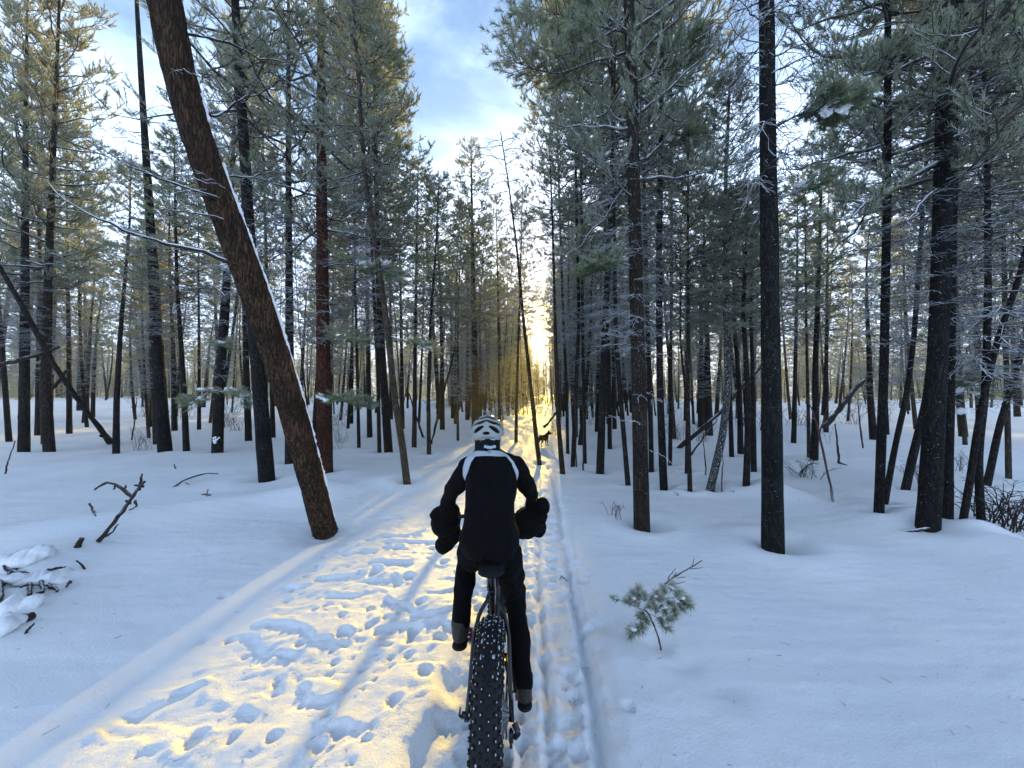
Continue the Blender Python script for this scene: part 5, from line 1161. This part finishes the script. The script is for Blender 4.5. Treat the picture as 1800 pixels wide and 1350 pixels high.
for cc_, s_ in ((CPL, -1), (CPR, 1)):
    g_ = Geo()
    g_.add(boxv((cc_.x, cc_.y + .045, cc_.z), (.045, 0, 0), (0, .006, 0), (0, 0, .008)), BOXF); g_.add(boxv((cc_.x, cc_.y - .045, cc_.z), (.045, 0, 0), (0, .006, 0), (0, 0, .008)), BOXF)
    for xx in (-.04, 0, .04): g_.add(boxv((cc_.x + xx, cc_.y, cc_.z), (.005, 0, 0), (0, .045, 0), (0, 0, .006)), BOXF)
    pd = link('pedal', g_.mesh('pedal', [M_redpin]), BK)
    g_ = Geo()
    for xx in (-.036, -.018, 0, .018, .036): g_.add(boxv((cc_.x + xx, cc_.y - .052, cc_.z), (.0035, 0, 0), (0, .002, 0), (0, 0, .0035)), BOXF)
    link('reflector', g_.mesh('reflector', [M_white_plastic]), pd)
    bpart('axle', [([Vector((-s_ * .06 + cc_.x, cc_.y, cc_.z)), cc_], .006, .006)], M_dmetal, 8, 2, pd)
# chain as joined links
g_ = Geo()
def chain_run(a, b, n_):
    for i in range(n_):
        c = a.lerp(b, (i + .5) / n_); d_ = (b - a).normalized(); up_ = Vector((1, 0, 0)).cross(d_)
        g_.add(boxv(c, (.0035 if i % 2 else .0025, 0, 0), tuple(d_ * .0062), tuple(up_ * .0038)), BOXF)
chain_run(B(.075, BBY - .01, BBZ + .058), B(.072, RY + .0, AZ + .06), 34); chain_run(B(.075, BBY - .01, BBZ - .058), B(.072, RY + .02, AZ - .12), 36); chain_run(B(.075, RY - .045, AZ - .05), B(.075, RY + .0, AZ - .09), 5)
link('chain', g_.mesh('chain', [M_dmetal]), BK, kind='stuff')
bpart('derailleur', [([B(.108, RY - .01, AZ - .025), B(.125, RY - .03, AZ - .05), B(.112, RY - .015, AZ - .08)], .014, .012), ([B(.092, RY - .01, AZ - .06), B(.09, RY + .03, AZ - .145)], .007, .005), ([B(.1, RY - .01, AZ - .06), B(.1, RY + .03, AZ - .145)], .005, .004), ([B(.088, RY - .012, AZ - .07), B(.1, RY - .012, AZ - .07)], .02, .02), ([B(.088, RY + .03, AZ - .145), B(.1, RY + .03, AZ - .145)], .02, .02)], M_dmetal, 8)
bpart('shift_cable', [([B(.094, RY + .05, AZ + .05), B(.105, RY - .07, AZ + .03), B(.115, RY - .06, AZ - .03)], .003, .003)], M_rubber, 6, 14)
bpart('quick_release', [([B(-.11, RY, AZ), B(-.122, RY - .01, AZ - .0), B(-.124, RY - .04, AZ + .03), B(-.118, RY - .055, AZ + .075)], .007, .003), ([B(-.1, RY, AZ), B(-.118, RY, AZ)], .013, .013)], M_dmetal, 8)
o_ = disc('brake_disc', B(-.066, RY, AZ), .08, .002, 24, M_metal); o_ = disc('brake_disc', B(-.055, FY, FZ), .08, .002, 24, M_metal)
bpart('brake_caliper', [([B(-.078, RY + .06, AZ + .055), B(-.078, RY + .02, AZ + .085)], .016, .014)], M_dmetal, 8)

# ------------------------------------------------------------------ the rider
J = at_depth
hipc = J(861, 962, 1.98)
PB = hipc.copy()
def r_(p): return p - PB
body = Blob()
head = J(857, 764, 2.43)
neck = J(857, 792, 2.34)
body.chain([(r_(J(861,955,2.0)), (.12, .10, .10)), (r_(J(861,905,2.11)), (.10, .07, .09)), (r_(J(862,860,2.21)), (.11, .07, .08)), (r_(J(861,832,2.31)), (.09, .05, .05)), (r_(neck), .042), (r_(head) + Vector((0, -.01, -.05)), .055)])
body.ell(r_(head), (.074, .092, .10)); body.ell(r_(head) + Vector((0, .03, -.065)), (.052, .06, .05))
body.ell(r_(head) + Vector((0, .098, -.035)), (.012, .018, .018)); body.ell(r_(head) + Vector((0, .092, -.01)), (.009, .012, .03))
for s_ in (-1, 1):
    body.ell(r_(head) + Vector((s_ * .076, .0, -.03)), (.009, .017, .028)); body.ell(r_(head) + Vector((s_ * .03, .085, .012)), (.022, .012, .008)); body.ell(r_(head) + Vector((s_ * .018, .08, -.075)), (.02, .014, .006))
armL = [(J(824,820,2.29), .066), (J(804,852,2.34), .056), (J(791,873,2.40), .050), (J(783,905,2.50), .038)]
armR = [(J(904,820,2.29), .066), (J(923,848,2.34), .056), (J(935,868,2.40), .050), (J(937,902,2.50), .038)]
for arm, s_ in ((armL, -1), (armR, 1)):
    body.chain([(r_(p), r * .72) for p, r in arm])
    w_ = r_(arm[-1][0]); body.chain([(w_, .026), (w_ + Vector((0, .05, -.005)), (.038, .03, .018))])
    for k in range(4):   # fingers closed round the grip
        c = w_ + Vector((-.028 + .019 * k, .07, 0)); ln_ = (.9, 1.0, .95, .78)[k]
        body.chain([(c, .0085), (c + Vector((0, .032 * ln_, .002)), .0082), (c + Vector((0, .045 * ln_, -.024)), .0078), (c + Vector((0, .022 * ln_, -.040)), .007)], .5)
    c = w_ + Vector((-s_ * .034, .035, -.004)); body.chain([(c, .011), (c + Vector((-s_ * .016, .03, -.012)), .010), (c + Vector((-s_ * .004, .05, -.03)), .009)], .5)
hL, hR = J(836,972,2.02), J(888,972,2.02)
kL = Vector((-.262, 2.31, .80)); kR = J(905, 1042, 2.26); aL = Vector((B(0,0,0).x, 0, 0))
CPLw = CPL + Vector((BX, RY, gr)); CPRw = CPR + Vector((BX, RY, gr))
anL = Vector((CPLw.x - .005, CPLw.y - .08, CPLw.z + .115)); anR = Vector((CPRw.x + .003, CPRw.y - .08, CPRw.z + .115))
for h_, k_, a_ in ((hL, kL, anL), (hR, kR, anR)):
    body.chain([(r_(h_), .07), (r_(k_), .045), (r_(k_.lerp(a_, .35)), .045), (r_(a_), .03)])
    body.chain([(r_(a_) + Vector((0, -.02, -.05)), .026), (r_(a_) + Vector((0, .13, -.075)), (.034, .04, .018))])
PR = link('person', body.done('person', .0055, 2, [M_skin]), None, category='person',
          label='person in black jacket and white vented helmet riding away on the fat-tyre bicycle'); PR.location = PB
for s_ in (-1, 1):
    e_ = Blob().ell((0, 0, 0), (.011, .006, .007)).done('eye', .0015, 1, [M_eye]); o_ = link('eye', e_, PR); o_.location = r_(head) + Vector((s_ * .03, .092, -.002))
jk = Blob()
jk.chain([(r_(J(861,952,1.975)), (.158, .145, .10)), (r_(J(861,942,2.0)), (.162, .14, .10)), (r_(J(861,925,2.04)), (.150, .12, .09)), (r_(J(861,893,2.1)), (.143, .11, .09)), (r_(J(862,855,2.18)), (.150, .118, .085)), (r_(J(861,828,2.26)), (.152, .108, .07)), (r_(J(860,806,2.31)), (.135, .09, .055)), (r_(J(859,796,2.335)), (.095, .085, .045)), (r_(J(858,790,2.35)), (.068, .072, .035))], .2)
for arm in (armL, armR): jk.chain([(r_(p), r) for p, r in arm], .2)
jk.ell(r_(J(832,812,2.29)), (.068, .075, .056)); jk.ell(r_(J(890,812,2.29)), (.068, .075, .056))
JK = link('jacket', jk.done('jacket', .0075, 3, [M_black_cloth], .013, 7, 4), PR)
# pale yoke panel sewn on the back of the jacket
from mathutils.bvhtree import BVHTree
dg = bpy.context.evaluated_depsgraph_get(); bvh = BVHTree.FromObject(JK, dg)
outer = [(818,845),(814,836),(814,822),(818,809),(824,800),(835,793.5),(862,791.5),(880,793.5),(892,800),(903,812),(911,828),(911,836),(908,845)]
inner = [(818,845),(820,838),(824,828),(828,813),(835,803),(847,802),(862,802),(878,803),(890,803),(899,814),(904,828),(907,838),(908,845)]
def resamp(c_, n_):
    p = np.array(c_, float); d_ = np.concatenate([[0], np.cumsum(np.hypot(*np.diff(p, axis=0).T))]); s = np.linspace(0, d_[-1], n_); return np.stack([np.interp(s, d_, p[:, i]) for i in (0, 1)], 1)
def on_jacket(px, py, off=.003):
    a, yy, zz = ray(px, py); o0 = Vector((0, 0, CAMZ)) - PB; hit = bvh.ray_cast(o0, Vector((a, yy, zz)).normalized())
    if hit[0] is None: return None
    return hit[0] + hit[1] * off
oc, ic = resamp(outer, 61), resamp(inner, 61); NA = 7; V_ = []; ok = True
for i in range(61):
    for j in range(NA):
        p = oc[i] + (ic[i] - oc[i]) * j / (NA - 1); h_ = on_jacket(*p); h_ = None if (h_ is None or (V_ and (h_ - V_[-1]).length > .09)) else h_; V_.append(h_ if h_ is not None else V_[-1] + Vector((0, 0, 0)))
f_ = [[i * NA + j, i * NA + j + 1, (i + 1) * NA + j + 1, (i + 1) * NA + j] for i in range(60) for j in range(NA - 1)]
g_ = Geo(); g_.add(np.array([v[:] for v in V_]), np.array(f_)); link('shoulder_panel', g_.mesh('shoulder_panel', [M_white_cloth], True), JK)
lg = [on_jacket(861 + math.cos(t) * 3.2, 796.3 - math.sin(t) * 1.8, .007) for t in np.linspace(0.5, 5.3, 14)]
lg = [p for p in lg if p is not None and (p - on_jacket(861, 797, .007)).length < .03]
if len(lg) > 3: link('logo', tube_geo([(lg, .0016, .0010)], 5, None, 0, 0, 0, 16).mesh('logo', [M_dark_foam], True), JK)
cl = Blob(); cl.chain([(r_(J(857,794,2.325)), (.062, .06, .018)), (r_(J(857,788,2.335)), (.058, .056, .018))], .3); link('collar', cl.done('collar', .005, 3, [M_black_cloth]), JK)
g_ = Geo(); cc_ = r_(J(861,786.5,2.248)); rr_ = np.array([[cc_.x + x_, cc_.y + .10 * (x_ / .05) ** 2 * .12, cc_.z + z_ + (.004 if abs(x_) > .02 else 0)] for x_ in np.linspace(-.034, .034, 11) for z_ in (-.008, .008)])
g_.add(rr_, np.array([[2 * i, 2 * i + 2, 2 * i + 3, 2 * i + 1] for i in range(10)])); g_.add(rr_ + np.array([0, .006, 0]), np.array([[2 * i, 2 * i + 1, 2 * i + 3, 2 * i + 2] for i in range(10)]))
link('collar_trim', g_.mesh('collar_trim', [M_white_cloth], True), JK)
trs = Blob()
trs.ell(r_(J(861,965,2.0)), (.15, .13, .10))
trs.chain([(r_(hL), .092), (r_(hL.lerp(kL, .6)), .078), (r_(kL), .062), (r_(kL.lerp(anL, .35)), .058), (r_(kL.lerp(anL, .75)), .050), (r_(anL), .050)], .2)
trs.chain([(r_(hR), .092), (r_(hR.lerp(kR, .5)), .078), (r_(kR), .064), (r_(kR.lerp(anR, .3)), .060), (r_(kR.lerp(anR, .75)), .050), (r_(anR), .050)], .2)
link('trousers', trs.done('trousers', .008, 3, [M_trouser], .011, 10, 9), PR)
for a_, s_ in ((anL, -1), (anR, 1)):
    bo = Blob(); bo.chain([(r_(a_) + Vector((0, 0, .0)), (.044, .05, .03)), (r_(a_) + Vector((0, -.015, -.055)), (.040, .055, .035)), (r_(a_) + Vector((0, .06, -.07)), (.044, .06, .030)), (r_(a_) + Vector((s_ * .01, .15, -.078)), (.046, .055, .025))], .2)
    bm_ = link('boot', bo.done('boot', .006, 3, [M_boot], .004, 18), PR)
    so = Blob(); so.chain([(r_(a_) + Vector((0, -.03, -.10)), (.042, .045, .012)), (r_(a_) + Vector((0, .05, -.102)), (.036, .05, .011)), (r_(a_) + Vector((s_ * .01, .15, -.102)), (.047, .055, .012))], .2)
    link('sole', so.done('sole', .006, 2, [M_rubber]), bm_)
ga = Blob(); ga.chain([(r_(J(857,790,2.34)), (.082, .082, .03)), (r_(J(857,778,2.36)), (.080, .086, .034))], .2); ga.ell(r_(head) + Vector((0, .02, -.055)), (.070, .085, .045))
GT = link('neck_gaiter', ga.done('neck_gaiter', .005, 2, [M_gaiter], .003, 25), PR)
# helmet: vented outer shell over a dark liner
hc = r_(J(857, 759, 2.44)); HR = Vector((.104, .135, .106))
ln_ = Blob().ell(hc, tuple(v * .90 for v in HR)); ln_.ell(hc + Vector((0, -.01, -.03)), (.088, .112, .07))
HM = link('helmet', None, PR)
link('liner', ln_.done('liner', .005, 2, [M_dark_foam]), HM)
nu, nv = 150, 100; fs = []; V_ = []
tilt = Matrix.Rotation(math.radians(0), 3, 'X')
vents = []     # ellipses in (side angle, up angle) degrees measured from straight behind
for s_ in (-1, 1):
    vents += [(s_ * 32, 14, 38, 6.6, s_ * -34), (s_ * 52, 33, 46, 6.4, s_ * -32), (s_ * 22, 43, 34, 7.6, s_ * -30), (s_ * 70, 14, 16, 4.5, s_ * -35), (s_ * 34, 64, 50, 6, s_ * -20), (s_ * 80, 52, 50, 6, s_ * -15)]
vents += [(0, 3, 20, 4.6, 0), (0, 78, 14, 9, 0)]
for i in range(nu + 1):
    az = -math.pi + 2 * math.pi * i / nu
    for j in range(nv + 1):
        el = math.radians(-30) + (math.radians(118)) * j / nv
        dirv = Vector((math.sin(az) * math.cos(el), -math.cos(az) * math.cos(el), math.sin(el)))
        rib = 1 + 0.018 * math.cos(math.degrees(el) * .13 + abs(math.degrees(az)) * .07)
        V_.append(hc + Vector((dirv.x * HR.x * rib, dirv.y * HR.y * rib, dirv.z * HR.z * rib)))
def in_vent(azd, eld):
    for ca, ce, ra, rb2, rot in vents:
        c_, s_ = math.cos(math.radians(rot)), math.sin(math.radians(rot)); sx_ = max(.35, math.cos(math.radians(eld)))
        da, de = (azd - ca) * (sx_ if abs(azd) < 120 else 1), eld - ce
        u_, w_ = da * c_ + de * s_, -da * s_ + de * c_
        if (u_ / (ra * .62)) ** 2 + (w_ / (rb2 * 1.05)) ** 2 < 1: return True
    # long vents over the crown and brow
    if abs(azd) > 105 and 20 < eld < 66 and (abs(abs(azd) - 165) < 7 or abs(abs(azd) - 138) < 7 or abs(abs(azd) - 114) < 5): return True
    return False
for i in range(nu):
    azd = -180 + 360 * (i + .5) / nu
    for j in range(nv):
        eld = -30 + 118 * (j + .5) / nv
        low = -24 + (10 if abs(azd) > 60 else 0) + (6 if abs(azd) > 110 else 0)
        if eld < low or in_vent(azd, eld): continue
        fs.append([i * (nv + 1) + j, (i + 1) * (nv + 1) + j, (i + 1) * (nv + 1) + j + 1, i * (nv + 1) + j + 1])
sh_me = make_mesh('shell', np.array([v[:] for v in V_]), [np.array(fs)], [M_white_plastic], smooth=True)
bm = bmesh.new(); bm.from_mesh(sh_me); bmesh.ops.remove_doubles(bm, verts=bm.verts, dist=1e-5)
bmesh.ops.delete(bm, geom=[v for v in bm.verts if not v.link_faces], context='VERTS')
for _ in range(3): bmesh.ops.smooth_vert(bm, verts=[v for v in bm.verts if v.is_boundary], factor=.5, use_axis_x=True, use_axis_y=True, use_axis_z=True)
bm.to_mesh(sh_me); bm.free()
SH = link('shell', sh_me, HM); sm_ = SH.modifiers.new('thick', 'SOLIDIFY'); sm_.thickness = .011; sm_.offset = -1
bpart('strap', [([r_(J(835,773,2.40)), r_(J(838,778,2.32)), r_(J(857,781,2.28)), r_(J(876,778,2.32)), r_(J(879,773,2.40))], .006, .006)], M_dark_foam, 8, 14, HM)
for s_ in (-1, 1):
    c = r_(J(857 + s_ * 9, 772.5, 2.305)); g_ = Geo(); g_.add(boxv(c, (.016, .004 * s_ * 0, -.004 * s_), (0, .004, 0), (.003 * s_, 0, .007)), BOXF)
    link('retention_clip', g_.mesh('retention_clip', [M_metal]), HM)

# ------------------------------------------------------------------ the black dog ahead on the trail
db = ground_hit(956, 784); DG = Blob()
def dv(x, y, z): return Vector((x, y, z))
# body seen three-quarter from behind, head turned to the side; local x to the right, nose away and right
f0 = Vector((.62, .78, 0)).normalized(); s0 = Vector((-f0.y, f0.x, 0))
def dp(a, b, c): return f0 * a + s0 * b + Vector((0, 0, c))
DG.chain([(dp(-.17, 0, .30), (.085, .085, .09)), (dp(-.05, 0, .29), (.085, .085, .085)), (dp(.07, 0, .28), (.095, .095, .11)), (dp(.15, 0, .30), (.085, .085, .10))], .25)
DG.chain([(dp(.16, 0, .34), .070), (dp(.20, -.01, .39), .062), (dp(.22, -.03, .41), .060)], .25)
hd = dp(.23, -.04, .425); hv = Vector((.8, -.45, -.12)).normalized()
DG.chain([(hd, (.056, .056, .052)), (hd + hv * .05, .038), (hd + hv * .09, .027)], .25)
for s_ in (-1, 1):
    sidev = Vector((-hv.y, hv.x, 0)).normalized() * s_
    DG.chain([(hd + sidev * .030 + Vector((0, 0, .04)), .022), (hd + sidev * .042 + Vector((0, 0, .105)), .008)], .3)
for s_, ph_ in ((-1, .0), (1, .04)):
    DG.chain([(dp(.15 + ph_, s_ * .045, .25), .036), (dp(.14 + ph_, s_ * .05, .14), .022), (dp(.15 + ph_, s_ * .05, .03), .016), (dp(.18 + ph_, s_ * .05, .0), (.024, .02, .014))], .3)
    DG.chain([(dp(-.19 - ph_, s_ * .045, .27), .05), (dp(-.15 - ph_, s_ * .05, .18), .034), (dp(-.24 - ph_, s_ * .05, .11), .018), (dp(-.22 - ph_, s_ * .05, .03), .015), (dp(-.19 - ph_, s_ * .05, .0), (.023, .02, .013))], .3)
DG.chain([(dp(-.25, 0, .33), .022), (dp(-.33, 0, .30), .022), (dp(-.38, 0, .22), .016), (dp(-.39, 0, .15), .010)], .3)
dgm = DG.done('dog', .008, 3, [M_dog], .005, 20)
DO = link('dog', dgm, None, label='black dog with pricked ears standing on the trail ahead of the rider', category='dog'); DO.location = db

# ------------------------------------------------------------------ fine forest litter on the snow
g_ = Geo(); rl = random.Random(77)
for k in range(420):
    yy = 1.3 + rl.random() ** 1.4 * 11; xx = rl.uniform(-1.35, 1.35) * yy
    zz = float(ground(np.array([xx]), np.array([yy]))[0]) + .002
    a = rl.uniform(0, 6.28); L_ = rl.choice((.015, .025, .03, .05)) * rl.uniform(.7, 1.3)
    p0 = Vector((xx, yy, zz)); p1 = p0 + Vector((math.cos(a) * L_, math.sin(a) * L_, rl.uniform(0, .006)))
    w_ = rl.uniform(.0006, .0016); tube_geo([([p0, p1], w_, w_ * .6)], 4, g_, 0, 0, 0, 2)
link('forest_litter', g_.mesh('forest_litter', [M_dead]), None, kind='stuff', label='scattered needles and bark bits on the snow')
